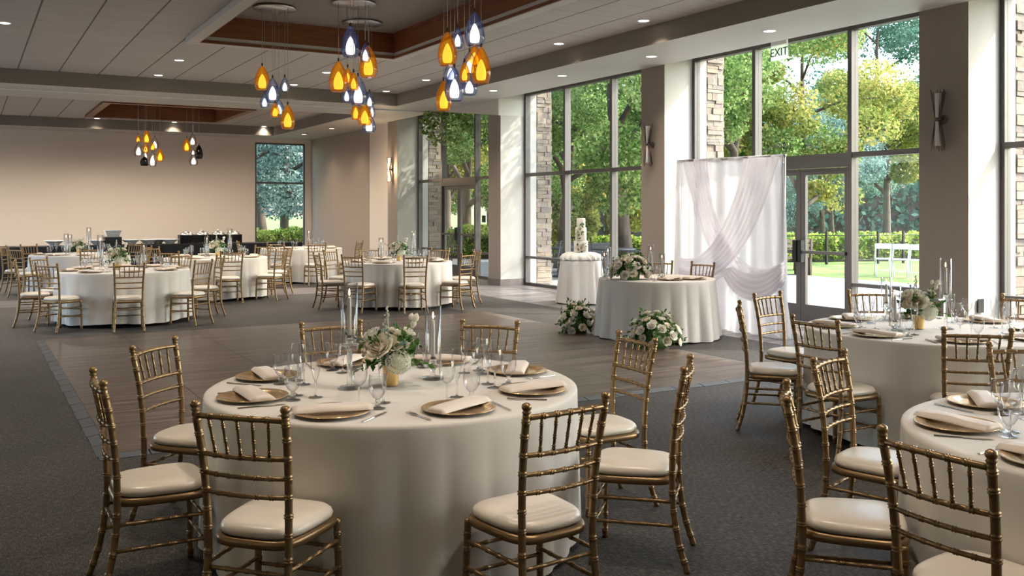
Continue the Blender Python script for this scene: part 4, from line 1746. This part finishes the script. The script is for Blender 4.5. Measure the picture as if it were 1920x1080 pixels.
for tb, c in TBL.items():
    near = tb in ('T1', 'R1', 'R2')
    off = {'R1': 5, 'R2': 0}.get(tb, 0)
    for k in range(8):
        wa = k * 45 + off
        if tb == 'R2' and k in (5, 6, 7, 0):
            continue
        if tb in ('T7', 'T5') and k in (1, 2, 3):
            continue
        ny = 0.0
        if near:
            rel = (k * 45 - 60) % 360
            ny = {'front': 0.05, 'front left': 0.03, 'left': .75, 'back left': .75, 'right': -.7, 'front right': -.75, 'back right': -.6, 'back': .1}[sector(k * 45)]
        if tb == 'T1' and k == 5:
            ny = 0.55
        if tb == 'T1' and k == 6:
            ny = 0.45
        setting(tb, c, .925, PHR[tb], wa, sector(k * 45), near, ny)

# ------------------------------------------------------------------ candlesticks


def candlestick(loc, stem_h, cyl_h, label, clabel, r=.042, lit=True):
    t = thing('candle_holder', loc, label, 'candle holder', 0, 'crystal candle holders with glass cylinders')
    MB().lathe([(0, 0), (.058, 0), (.060, .005), (.056, .012), (.018, .018)], 28).build('base', 'crystal_solid', t)
    MB().lathe([(.015, .014), (.013, .03), (.013, stem_h - .02), (.02, stem_h - .012), (.026, stem_h - .006)], 12).build('stem', 'crystal_solid', t)
    MB().lathe([(0, stem_h - .006), (r + .006, stem_h - .006), (r + .006, stem_h + .002), (0, stem_h + .002)], 28).build('cup_plate', 'crystal_solid', t)
    MB().lathe([(.014, stem_h + .002), (.02, stem_h + .02), (.013, stem_h + .045), (.012, stem_h + .03)], 14).build('socket', 'crystal_solid', t)
    MB().lathe([(r, stem_h + .002), (r, stem_h + cyl_h), (r - .002, stem_h + cyl_h + .001), (r - .0035, stem_h + cyl_h), (r - .0035, stem_h + .003)], 32).build('glass_cylinder', 'cyl_glass', t)
    ch = cyl_h * .76
    cd = thing('taper_candle', (loc[0], loc[1], loc[2] + stem_h + .031), clabel, 'candle', 0, 'white taper candles')
    MB().lathe([(0, 0), (.0115, 0), (.0105, ch * .6), (.0085, ch - .031), (.004, ch - .028), (0, ch - .027)], 12).build('wax', 'candle', cd)
    MB().tube([(0, 0, ch - .03), (0.001, 0, ch - .018)], .001, 5).build('wick', 'black_cloth', cd)
    if lit:
        MB().lathe([(0, ch - .022), (.005, ch - .013), (.0045, ch - .002), (.0015, ch + .012), (0, ch + .016)], 10).build('flame', 'flame', cd)


def tri_candles(tb, specs):
    for (px, py_base, ytop, stem_frac, word) in specs:
        p = on_z(px, py_base, HT)
        d = p.x * _s + p.y * _c
        H_ = (py_base - ytop) * d / F_PX
        candlestick((p.x, p.y, HT + .001), H_ * stem_frac, H_ * (1 - stem_frac), '%s crystal candle holder with glass cylinder on %s' % (word, PHR.get(tb, 'the sweetheart table')),
                    'white taper candle in the %s holder on %s' % (word, PHR.get(tb, 'the sweetheart table')))


tri_candles('T1', [(655, 729, 531, .42, 'taller left'), (812, 711, 575, .19, 'shorter right')])
tri_candles('R1', [(1678, 622, 537, .12, 'short left'), (1773, 617, 485, .42, 'tall right'), (1662, 601, 520, .3, 'rear left')])
tri_candles('T3', [(188, 507, 441, .3, 'left'), (270, 503, 455, .12, 'right')])
tri_candles('T7', [(124, 479, 438, .2, 'left'), (131, 474, 440, .25, 'middle'), (166.5, 477, 426.5, .4, 'tall right')])
tri_candles('T4', [(388, 481, 442, .12, 'left'), (431, 480, 429, .35, 'tall right')])
tri_candles('T6', [(714.5, 488, 446, .15, 'left'), (775.5, 487, 434, .33, 'tall right')])
tri_candles('T5', [(579, 462, 432, .3, 'slim')])
tri_candles('SW', [(1133, 522, 470, .1, 'front left'), (1140, 518, 463, .25, 'rear left'), (1220, 524, 459, .3, 'tall middle'), (1241, 523, 475, .12, 'right')])

# ------------------------------------------------------------------ flowers


def petal(mb, R, h, az, w, open_, base=0.0, lean=0.0, n=4, m=4):
    vs = []
    for j in range(m + 1):
        v = j / m
        for i in range(n + 1):
            u = -1 + 2 * i / n
            ww = w * math.sin(PI * min(1, .18 + .72 * v)) ** .6
            a = az + u * ww
            r = R * (.25 + .75 * math.sin(v * PI * .52)) + open_ * R * max(0, v - .6) ** 1.2 * 1.6
            z = base + h * (v - .16 * (u * u) * v) - open_ * h * .35 * max(0, v - .75)
            vs.append((r * math.cos(a), r * math.sin(a), z))
    fs = [(j * (n + 1) + i, j * (n + 1) + i + 1, (j + 1) * (n + 1) + i + 1, (j + 1) * (n + 1) + i) for j in range(m) for i in range(n)]
    mb.add(vs, fs, True)


def rose_mesh(seed, mat):
    rnd = random.Random(seed)
    mb = MB()
    for L_, (R, h, k, op) in enumerate([(.16, .84, 3, 0), (.30, .90, 3, .02), (.45, .92, 4, .08), (.60, .88, 5, .18), (.75, .80, 5, .34), (.88, .66, 6, .55)]):
        for q in range(k):
            petal(mb, R, h, q * 2 * PI / k + L_ * .7 + rnd.uniform(-.2, .2), 2.6 / k + .25, op, 0)
    mb.lathe([(0, -.05), (.25, .02), (.3, .15), (.0, .3)], 8)
    return mb.mesh('rose', M[mat])


def hydrangea_mesh(seed, n=150):
    rnd = random.Random(seed)
    mb = MB()
    for i in range(n):
        z = 1 - 1.6 * (i + .5) / n
        r = math.sqrt(max(0, 1 - z * z))
        a = i * 2.39996
        nrm = Vector((r * math.cos(a), r * math.sin(a), z))
        c = nrm * (.92 + rnd.uniform(-.08, .08))
        t1 = nrm.orthogonal().normalized()
        t1 = (Matrix.Rotation(rnd.uniform(0, PI), 3, nrm) @ t1)
        t2 = nrm.cross(t1)
        s_ = .17
        vs = [c]
        fs = []
        for k in range(4):
            e = [t1, t2, -t1, -t2][k]
            f_ = [t2, -t1, -t2, t1][k]
            b0 = len(vs)
            vs += [c + e * s_ * .55 + f_ * s_ * .38 + nrm * .03, c + e * s_ + nrm * .02, c + e * s_ * .55 - f_ * s_ * .38 + nrm * .03]
            fs.append((0, b0, b0 + 1, b0 + 2))
        mb.add(vs, fs, True)
    mb.lathe([(0, -.6), (.4, -.4), (.6, 0), (.4, .4), (0, .55)], 12)
    return mb.mesh('hydrangea', M['floret'])


roseA, roseB, roseC = rose_mesh(1, 'petal'), rose_mesh(2, 'petal_blush'), rose_mesh(3, 'petal')
hyd = hydrangea_mesh(4)


def leafy(seed, R, n_stem, mat='leaf_floral', up=.5, lsize=.03, z0=0.0, sprawl=1.0):
    """stems that fan out of the vase, with paired oval leaves"""
    rnd = random.Random(seed)
    mb = MB()
    for s_ in range(n_stem):
        a = rnd.uniform(0, 2 * PI)
        el = rnd.uniform(-.25, 1.25) if up < .9 else rnd.uniform(.5, 1.4)
        L_ = R * rnd.uniform(.75, 1.25)
        d = Vector((math.cos(a) * math.cos(el) * sprawl, math.sin(a) * math.cos(el) * sprawl, math.sin(el)))
        pts = [Vector((0, 0, z0)) + d * L_ * t + Vector((0, 0, -.15 * L_ * t * t)) for t in (0, .33, .66, 1)]
        mb.tube(pts, .0018, 4, False)
        for k in range(11):
            t = .25 + .75 * k / 10
            i = min(2, int(t * 3))
            c = pts[i].lerp(pts[i + 1], t * 3 - i)
            nr = Vector((rnd.uniform(-1, 1), rnd.uniform(-1, 1), rnd.uniform(-1, 1))).normalized()
            la = (d * .5 + nr).normalized()
            lb_ = la.cross(Vector((rnd.uniform(-1, 1), rnd.uniform(-1, 1), rnd.uniform(-.3, 1))).normalized()).normalized()
            ls = lsize * rnd.uniform(.7, 1.35)
            nn_ = la.cross(lb_)
            mb.add([c, c + la * ls * .4 + lb_ * ls * .3 - nn_ * ls * .05, c + la * ls, c + la * ls * .4 - lb_ * ls * .3 - nn_ * ls * .05, c + la * ls * .45],
                   [(0, 1, 4), (1, 2, 4), (2, 3, 4), (3, 0, 4)], False)
    return mb.mesh('foliage', M[mat])


def put_flower(me, parent, name, pos, nrm, s_, spin=0.0):
    o = link(name, me, parent)
    q = Vector(nrm).to_track_quat('Z', 'Y')
    o.rotation_mode = 'QUATERNION'
    o.rotation_quaternion = q @ Matrix.Rotation(spin, 3, 'Z').to_quaternion()
    o.location = Vector(pos)
    o.scale = (s_, s_, s_)
    return o


fol1 = leafy(1, .17, 46, lsize=.034)
fol1b = leafy(9, .19, 12, 'leaf_pine', 1.0, .02)
vase_me = None


def vase():
    mb = MB()
    prof = []
    for i in range(9):
        z = i * .1 / 8
        prof.append((.036 + .006 * i / 8, z))
        prof.append((.0375 + .006 * i / 8, z + .006))
    prof = [(0, 0)] + prof + [(.043, .107), (.040, .107), (.036, .06), (0, .05)]
    return mb.lathe(prof, 28).mesh('vase', M['vase_gold'])


vase_me = vase()


def R2V(ax, ay, az):
    """direction in camera-right / toward-camera / up terms -> world"""
    right = Vector((_c, -_s, 0))
    fwd = Vector((_s, _c, 0))
    return right * ax - fwd * ay + Vector((0, 0, az))


def centerpiece(loc, label, s_=1.0):
    t = thing('floral_centerpiece', loc, label, 'flower arrangement', 0, 'low flower arrangements in gold vases')
    t.scale = (s_, s_, s_)
    link('vase', vase_me, t)
    o = link('foliage', fol1, t, (0, 0, .13))
    o['kind'] = 'stuff'
    o = link('grey_sprigs', fol1b, t, (-.02, 0, .17))
    o['kind'] = 'stuff'
    F = [(roseB, 'rose', (-.045, .09, .205), .072), (roseB, 'rose', (.015, .06, .215), .055), (roseA, 'rose', (-.095, .03, .25), .055), (roseB, 'rose', (-.10, .06, .19), .042),
         (roseA, 'rose', (.04, .0, .255), .042), (roseC, 'rose', (.09, .02, .27), .034), (hyd, 'hydrangea', (.055, .085, .135), .066),
         (roseA, 'rose', (0, -.10, .22), .055), (roseB, 'rose', (-.07, -.08, .18), .05), (hyd, 'hydrangea', (.06, -.07, .17), .06), (roseC, 'rose', (-.01, -.02, .27), .038)]
    for i, (me, nm, p, r_) in enumerate(F):
        P = R2V(*p)
        d = (P - Vector((0, 0, .12))).normalized()
        put_flower(me, t, nm, P - d * r_ * .3, d, r_, i)
    # calla-like buds on a tall stem, right of the roses
    for i, (p, r_) in enumerate([((.115, .03, .31), .020), ((.125, .03, .34), .022), ((.10, .0, .345), .016)]):
        P = R2V(*p)
        m_ = MB().lathe([(0, -1.0), (.45, -.7), (.8, 0), (.75, .6), (.4, 1.1), (.1, 1.4), (0, 1.45)], 10)
        put_flower(m_.mesh('bud', M['petal']), t, 'flower_bud', P, R2V(.4, 0, 1), r_, i)
    MB().tube([R2V(0, 0, .1), R2V(.05, .03, .24), R2V(.115, .03, .33)], .0045, 6).build('stem', 'stem', t)
    m_ = MB()
    rnd = random.Random(8)
    for i in range(26):
        q = R2V(-.02 + rnd.uniform(-.022, .022) * (1 - i / 30), 0, .27 + i * .005)
        m_.lathe([(0, -.006), (.006, 0), (0, .007)], 5, (q.x + rnd.uniform(-.012, .012) * (1 - i / 30), q.y, q.z))
    m_.tube([R2V(0, 0, .12), R2V(-.02, 0, .40)], .003, 5)
    sb = m_.build('pale_flower_spike', 'floret', t)
    sb['kind'] = 'stuff'
    return t


cp = on_z(733, 723, HT)
cp1 = centerpiece((cp.x, cp.y, HT + .001), 'low bouquet of ivory roses and hydrangea in gold vase on the nearest round table')
for tb, px, py, lb, s_ in (('R1', 1722, 617, 'ivory rose bouquet in gold vase on the round table by the right glass door', 1.0),
                           ('T3', 221, 505, 'white flower bouquet in gold vase on the far left front round table', 1.1),
                           ('T4', 408, 482, 'white flower bouquet in gold vase on the table before the black buffet', 1.05),
                           ('T6', 748, 489, 'white flower bouquet in gold vase on the table before the left patio doors', 1.1),
                           ('T7', 147, 475, 'small white flower bouquet among glasses on the rearmost left table', .9)):
    p = on_z(px, py, HT)
    c_ = copy_tree(cp1)
    c_.location = (p.x, p.y, HT + .001)
    c_.scale = (s_, s_, s_)
    c_['label'] = lb

fol2 = leafy(21, .27, 90, lsize=.05, up=.5)


def floor_flowers(loc, label, seed, R, H, n, me_f, fr=.05, name='floral_arrangement', z0=0.0):
    rnd = random.Random(seed)
    t = thing(name, loc, label, 'flower arrangement')
    o = link('foliage', me_f, t, (0, 0, z0 + .14))
    o['kind'] = 'stuff'
    o.scale = (R / .27, R / .27, H / .27 * .8)
    core = MB().lathe([(0, 0), (R * .5, 0), (R * .55, H * .3), (R * .3, H * .55), (0, H * .6)], 12, (0, 0, z0)).build('floral_foam', 'stem', t)
    for i in range(n):
        zz = 1 - (i + .5) / n * 1.0
        a = i * 2.39996 + rnd.uniform(-.3, .3)
        rr = math.sqrt(max(0, 1 - zz * zz))
        k = rnd.uniform(.78, 1.02)
        P = Vector((rr * math.cos(a) * R * k, rr * math.sin(a) * R * k, z0 + .05 + zz * H * k * .92))
        d = (P - Vector((0, 0, z0 + .05))).normalized()
        put_flower([roseA, roseB, roseC][i % 3], t, 'rose', P, d, fr * rnd.uniform(.75, 1.15), i)
    return t


floor_flowers((7.03, 10.42, 0), 'mound of white roses on the floor left of the sweetheart table', 1, .24, .40, 34, fol2, .05)
floor_flowers((7.07, 8.85, 0.019), 'wider mound of white roses and greenery on the dance floor before the sweetheart table', 2, .30, .38, 34, fol2, .052)
p = on_z(1181, 524, HT)
floor_flowers((p.x, p.y, HT + .002), 'large bouquet of white roses on the sweetheart table', 3, .24, .27, 36, fol2, .055, z0=0.0)

# ------------------------------------------------------------------ sweetheart table extras
place(chair0, False, (8.3, 10.34, 0), math.atan2(-.58, -.6) - PI / 2, 'gold chair left of the two behind the sweetheart table', 'gold banquet chairs with ivory seats')
place(chair0, False, (8.5, 9.84, 0), math.radians(100.6), 'gold chair right of the two behind the sweetheart table', 'gold banquet chairs with ivory seats')
for i, (px, py, lb) in enumerate([(1257, 525, 'left'), (1300, 524, 'right')]):
    p = on_z(px, py, HT)
    o = link('charger_plate', far_plate_me, None, (p.x, p.y, HT + .001), 0)
    tag(o, 'gold charger plate at the %s place of the sweetheart table' % lb, 'plate', 'gold charger plates')
    n = link('napkin', nap_me, None, (p.x, p.y, HT + .0195), .3)
    tag(n, 'folded blush napkin at the %s place of the sweetheart table' % lb, 'napkin', 'folded blush napkins')
for i, (px, py, k, lb) in enumerate([(1228, 527, 'wine_glass', 'wine glass right of the sweetheart bouquet'), (1234, 524, 'water_goblet', 'water goblet beside the right candle on the sweetheart table'),
                                     (1138, 526, 'water_goblet', 'water goblet left of the sweetheart bouquet')]):
    p = on_z(px, py, HT)
    pl_once(far_g[k], (k, False), (p.x, p.y, HT + .001), 0, lb, None)

# ------------------------------------------------------------------ cake table
ckx, cky = 9.42, 13.85
t = thing('cake_table', (ckx, cky, 0), 'small round table under the white cloth of the wedding cake', 'table')
MB().lathe([(0, .715), (.35, .715), (.355, .73), (.35, .745), (0, .745)], 40).build('tabletop', 'bark', t)
MB().lathe([(.03, .02), (.03, .715)], 10).build('pedestal', 'black_metal', t)
MB().lathe([(0, 0), (.25, 0), (.24, .02), (.03, .04)], 20).build('base', 'black_metal', t)
cl = cloth_mesh(.365, .757, .012, 55, 14, .075, .035).build('tablecloth', 'linen_white')
cl.location = (ckx, cky, 0)
tag(cl, 'floor-length white tablecloth of the small cake table by the middle window', 'tablecloth')


def ruffle():
    """bunched fabric ring under the cake"""
    mb = MB()
    n = 160
    vs = []
    prof = [(.37, .0), (.375, .035), (.33, .085), (.27, .115), (.19, .125), (.0, .125)]
    for k, (r, z) in enumerate(prof):
        for i in range(n):
            a = 2 * PI * i / n
            am = [.012, .03, .03, .018, .006, 0][k]
            f = math.sin(17 * a + k * 1.3 + 1.3 * math.sin(4 * a)) + .5 * math.sin(29 * a + k * 2)
            vs.append(((r + am * f * .6) * math.cos(a), (r + am * f * .6) * math.sin(a), z + am * .5 * math.cos(13 * a + k)))
    fs = [(k * n + i, k * n + (i + 1) % n, (k + 1) * n + (i + 1) % n, (k + 1) * n + i) for k in range(len(prof) - 1) for i in range(n)]
    return mb.add(vs, fs, True)


o = ruffle().build('table_runner', 'linen_white')
o.location = (ckx, cky, .768)
tag(o, 'bunched white fabric ring around the foot of the wedding cake', 'fabric')
ck = thing('wedding_cake', (ckx, cky, .897), 'tall white tiered wedding cake with sugar roses by the middle window', 'cake')
z = 0
for r, h in ((.125, .20), (.098, .24), (.076, .16)):
    MB().lathe([(0, z), (r, z), (r + .002, z + .01), (r, z + h - .008), (r - .008, z + h), (0, z + h)], 40).build('cake_tier', 'fondant', ck)
    z += h
for i, (dx, zz, s_) in enumerate([(-.05, .05, .05), (.0, .09, .055), (.045, .06, .045), (.03, .13, .04), (-.045, .30, .052), (-.055, .36, .045), (-.02, .42, .035), (-.03, .25, .04)]):
    rt = .125 if zz < .2 else (.098 if zz < .44 else .076)
    P = R2V(dx, math.sqrt(max(0, (rt + .012) ** 2 - dx * dx)), zz)
    d = Vector((P.x, P.y, .03)).normalized()
    put_flower(roseA, ck, 'sugar_rose', P, d, s_, i)
for i, (dx, zz) in enumerate([(-.08, .08), (.08, .10), (.06, .15), (.0, .02), (.0, .32), (.02, .36), (.02, .45), (-.01, .49), (.03, .50), (-.07, .14)]):
    rt = .125 if zz < .2 else (.098 if zz < .44 else .076)
    P = R2V(dx, math.sqrt(max(0, (rt + .015) ** 2 - dx * dx)), zz)
    rt_ = R2V(1, 0, 0)
    ang = i * 1.9
    e = rt_ * math.cos(ang) + Vector((0, 0, 1)) * math.sin(ang)
    w_ = rt_ * -math.sin(ang) + Vector((0, 0, 1)) * math.cos(ang)
    m_ = MB()
    to = R2V(0, 1, 0)
    m_.add([P - e * .035, P + w_ * .017 + to * .006, P + e * .035, P - w_ * .017 + to * .006, P + to * .01], [(0, 3, 4), (3, 2, 4), (2, 1, 4), (1, 0, 4)], False)
    m_.build('sugar_leaf', 'leaf_floral', ck)

# ------------------------------------------------------------------ draped backdrop
DL0, DR0 = Vector((8.86, 10.52, 0)), Vector((9.10, 8.74, 0))
DH = 2.34
du = (DR0 - DL0)
DW = du.length
du.normalize()
dn = Vector((du.y, -du.x, 0))
if dn.x > 0:
    dn = -dn            # toward the room
bd = thing('backdrop_stand', DL0, 'tall pipe-and-drape stand behind the sweetheart table', 'backdrop stand')


def dpt(u, z, off=0.0):
    return du * (u * DW) + Vector((0, 0, z)) + dn * off


MB().tube([dpt(-.01, DH + .005), dpt(1.01, DH + .005)], .02, 10).build('crossbar', 'steel', bd)
for u in (0.0, 1.0):
    MB().tube([dpt(u, 0.01), dpt(u, DH)], .018, 10).build('upright', 'steel', bd)
    q = dpt(u, 0)
    MB().box(q.x - .2, q.x + .2, q.y - .2, q.y + .2, 0, .012).build('base_plate', 'steel', bd)
cloth = thing('backdrop_drape', DL0, 'sheer white drape with crossed swags hanging on the tall stand', 'drape')


def folds(u, seed):
    return .034 * math.sin(34 * u + seed) + .022 * math.sin(61 * u + 2 * seed) + .012 * math.sin(17 * u + seed * 3)


def panel():
    mb = MB()
    nu, nz = 220, 22
    vs = []
    for j in range(nz + 1):
        t = j / nz
        z = lerp(DH + .02, 0.012, t)
        for i in range(nu + 1):
            u = i / nu
            sq = 0.045 * (1 - u) * math.sin(PI * min(1, t / .85)) if u < .4 else 0
            uu = u + (.03 * (u - .5)) * t * 2 + .02 * math.sin(3 * t) * (1 if u > .8 else 0)
            if t > .8:
                uu += (u - .5) * (t - .8) * .5
            vs.append(dpt(uu, z, .03 + folds(u, 1.0) * (.5 + .8 * t) + (.06 * (t - .9) * 10 * .5 if t > .9 else 0)))
    fs = [(j * (nu + 1) + i, j * (nu + 1) + i + 1, (j + 1) * (nu + 1) + i + 1, (j + 1) * (nu + 1) + i) for j in range(nz) for i in range(nu)]
    return mb.add(vs, fs, True)


panel().build('back_panel', 'sheer', cloth)


def bez(P, t):
    P = [Vector((a, b, 0)) for a, b in P]
    while len(P) > 1:
        P = [P[i].lerp(P[i + 1], t) for i in range(len(P) - 1)]
    return P[0]


def px2(u_px, y_px):
    """photo position on the drape -> (u, z) on the drape plane"""
    t = (u_px - 960) / F_PX
    dirv = Vector((_s + t * _c, _c - t * _s, 0))
    # intersection with the line DL0 + s*du
    A, B = dirv, -du
    det = A.x * B.y - A.y * B.x
    d = (DL0.x * B.y - DL0.y * B.x) / det
    s_ = (A.x * DL0.y - A.y * DL0.x) / det
    return (s_ / DW, CAM_H + (393 - y_px) * d / F_PX)


def swag(top_px, bot_px, off, npl, amp, name):
    """ruched cloth between an upper and a lower edge curve"""
    T_ = [px2(*p) for p in top_px]
    B_ = [px2(*p) for p in bot_px]
    mb = MB()
    nu, nv = 44, npl * 8
    vs = []
    for i in range(nu + 1):
        t = i / nu
        a, b = bez(T_, t), bez(B_, t)
        for j in range(nv + 1):
            v = j / nv
            q = a.lerp(b, v)
            o_ = off + .02 + amp * (1 + .4 * math.sin(3 * t + v * 5)) * (.5 + .5 * math.sin(v * npl * 2 * PI + 1.2 * math.sin(2.2 * t * PI + v * 3)))
            vs.append(dpt(q.x, q.y, o_))
    fs = [(i * (nv + 1) + j, (i + 1) * (nv + 1) + j, (i + 1) * (nv + 1) + j + 1, i * (nv + 1) + j + 1) for i in range(nu) for j in range(nv)]
    mb.add(vs, fs, True).build(name, 'sheer_swag', cloth)


# left-top to right tie
swag([(1332, 302), (1340, 400), (1372, 510), (1430, 525), (1478, 486)], [(1286, 304), (1310, 420), (1350, 560), (1425, 600), (1478, 530)], .035, 6, .020, 'crossed_swag')
# right-top down to left tie
swag([(1403, 298), (1392, 390), (1345, 480), (1312, 492), (1281, 482)], [(1470, 294), (1440, 400), (1400, 510), (1340, 545), (1281, 518)], .065, 7, .020, 'crossed_swag')
# lower swag right side
swag([(1385, 497), (1400, 515), (1430, 520), (1460, 500), (1480, 490)], [(1366, 520), (1385, 560), (1425, 585), (1468, 560), (1480, 520)], .085, 5, .018, 'lower_swag')
# lower swag left side behind the table
swag([(1281, 500), (1300, 512), (1330, 520), (1355, 505), (1380, 500)], [(1281, 530), (1295, 560), (1330, 545), (1355, 525), (1385, 505)], .05, 4, .016, 'lower_swag')

# ------------------------------------------------------------------ buffet along the far wall
BY = 25.2
bf = thing('buffet_table', (0.2, BY, 0), 'long buffet table hidden under black cloth before the far wall', 'table')
MB().box(0, 7.7, 0, .75, .71, .745).build('tabletop', 'bark', bf)
for x in (.3, 3.8, 7.3):
    for y in (.1, .65):
        MB().tube([(x, y, 0), (x, y, .71)], .016, 8).build('leg', 'black_metal', bf)
mb = MB()
n = 400
x0_, x1_, y0_, y1_ = -.04, 7.74, -.04, .79
per = [((x0_, y0_), (x1_, y0_)), ((x1_, y0_), (x1_, y1_)), ((x1_, y1_), (x0_, y1_)), ((x0_, y1_), (x0_, y0_))]
pts = []
for a, b in per:
    L_ = math.hypot(b[0] - a[0], b[1] - a[1])
    k = int(L_ / .04)
    nx_, ny_ = (b[1] - a[1]) / L_, -(b[0] - a[0]) / L_
    for i in range(k):
        t_ = i / k
        pts.append((lerp(a[0], b[0], t_), lerp(a[1], b[1], t_), nx_, ny_))
vs = []
for z, am in ((.76, 0), (.5, .01), (.25, .018), (.012, .025)):
    for i, (x, y, nx_, ny_) in enumerate(pts):
        f_ = am * math.sin(i * .9)
        vs.append((x + nx_ * f_, y + ny_ * f_, z))
K = len(pts)
fs = [(k * K + i, (k + 1) * K + i, (k + 1) * K + (i + 1) % K, k * K + (i + 1) % K) for k in range(3) for i in range(K)]
fs.append(tuple(range(K)))
mb.add(vs, fs, False)
o = mb.build('tablecloth', 'black_cloth')
o.location = (0.2, BY, 0)
tag(o, 'floor-length black cloth over the long buffet', 'tablecloth')


def bx(px, dy=.35):
    """x position on the buffet for a photo column"""
    t_ = (px - 960) / F_PX
    y = BY + dy
    d = y / (_c - t_ * _s)
    return d * (_s + t_ * _c)


def platter():
    t = thing('serving_bowl', (0, 0, 0), 'x', 'bowl')
    MB().lathe([(0, 0), (.12, 0), (.14, .01), (.20, .07), (.30, .135), (.36, .15), (.36, .16), (.30, .15), (.19, .085), (.12, .03), (0, .03)], 36).build('bowl_body', 'porcelain', t)
    return t


pf = platter()
for i, (px, lb) in enumerate([(102, 'wide white bowl at the left end of the buffet'), (183, 'white bowl left of the black riser on the buffet'), (245, 'white bowl just right of the black riser'),
                              (277, 'white bowl in the middle of the buffet'), (298, 'white bowl overlapping the middle one on the buffet'), (318, 'white bowl left of the chafing dishes')]):
    place(pf, i == 0, (bx(px), BY + .35 + (.17 if i == 4 else (-.05 if i > 1 else 0)), .762), 0, lb, 'wide white bowls on the buffet').scale = (.66, .66, .8)
rs = thing('riser', (bx(211), BY + .35, .762), 'black cloth-covered riser holding the square white bowl', 'riser')
MB().box(-.19, .19, -.22, .22, 0, .20).build('box_panel', 'black_cloth', rs)
sq = thing('square_bowl', (bx(211), BY + .35, .963), 'flared square white bowl on the black riser', 'bowl')
m_ = MB()
a_, b2_ = .13, .195
m_.add([(-a_, -a_, 0), (a_, -a_, 0), (a_, a_, 0), (-a_, a_, 0), (-b2_, -b2_, .17), (b2_, -b2_, .17), (b2_, b2_, .17), (-b2_, b2_, .17),
        (-b2_ + .02, -b2_ + .02, .17), (b2_ - .02, -b2_ + .02, .17), (b2_ - .02, b2_ - .02, .17), (-b2_ + .02, b2_ - .02, .17), (-a_, -a_, .03), (a_, -a_, .03), (a_, a_, .03), (-a_, a_, .03)],
       [(3, 2, 1, 0), (0, 1, 5, 4), (1, 2, 6, 5), (2, 3, 7, 6), (3, 0, 4, 7), (4, 5, 9, 8), (5, 6, 10, 9), (6, 7, 11, 10), (7, 4, 8, 11), (8, 9, 13, 12), (9, 10, 14, 13), (10, 11, 15, 14), (11, 8, 12, 15), (12, 13, 14, 15)], False)
m_.build('bowl_body', 'porcelain', sq)


def chafer():
    t = thing('chafing_dish', (0, 0, 0), 'x', 'chafing dish')
    k = MB()
    for i in range(10):
        x = -.24 + i * .053
        k.box(x, x + .028, -.19, -.17, 0, .22)
        k.box(x, x + .028, .17, .19, 0, .22)
    k.box(-.27, .27, -.2, -.165, .2, .24)
    k.box(-.27, .27, .165, .2, .2, .24)
    k.box(-.27, -.25, -.2, .2, 0, .24)
    k.box(.25, .27, -.2, .2, 0, .24)
    k.build('slatted_stand', 'black_metal', t)
    MB().box(-.25, .25, -.165, .165, .03, .235).build('pan', 'black_metal', t)
    MB().lathe([(.24, .235), (.235, .26), (.17, .31), (.08, .335), (0, .34)], 28).build('lid', 'tray_metal', t)
    MB().tube([(-.05, 0, .335), (-.04, 0, .365), (.04, 0, .365), (.05, 0, .335)], .008, 6).build('lid_handle', 'tray_metal', t)
    return t


cf = chafer()
for i, (px, lb) in enumerate([(350, 'leftmost chafing dish with steel lid in black slatted stand'), (379, 'second chafing dish from the left on the buffet'),
                              (409, 'third chafing dish from the left on the buffet'), (437, 'rightmost chafing dish on the buffet')]):
    place(cf, i == 0, (bx(px), BY + .35, .762), 0, lb, 'chafing dishes on the buffet').scale = (.72, .9, .95)

# small fittings
o = thing('outlet_cover', (8.9, 6.76, 0.45), 'dark wall outlet on the right column beside the round table', 'outlet')
MB().box(1.25, 1.36, -.005, .008, 0, .16).build('cover_plate', 'black_metal', o)
o = thing('card_reader', (XW - .12, 19.6, 1.35), 'small black reader on the glass beside the left patio doors', 'switch')
MB().box(0, .05, -.05, .05, 0, .16).build('reader_body', 'black_metal', o)

# unused prototypes never placed
for o in [o for o in bpy.data.objects if o.get('label') == 'x']:
    for ch in list(o.children):
        bpy.data.objects.remove(ch)
    bpy.data.objects.remove(o)
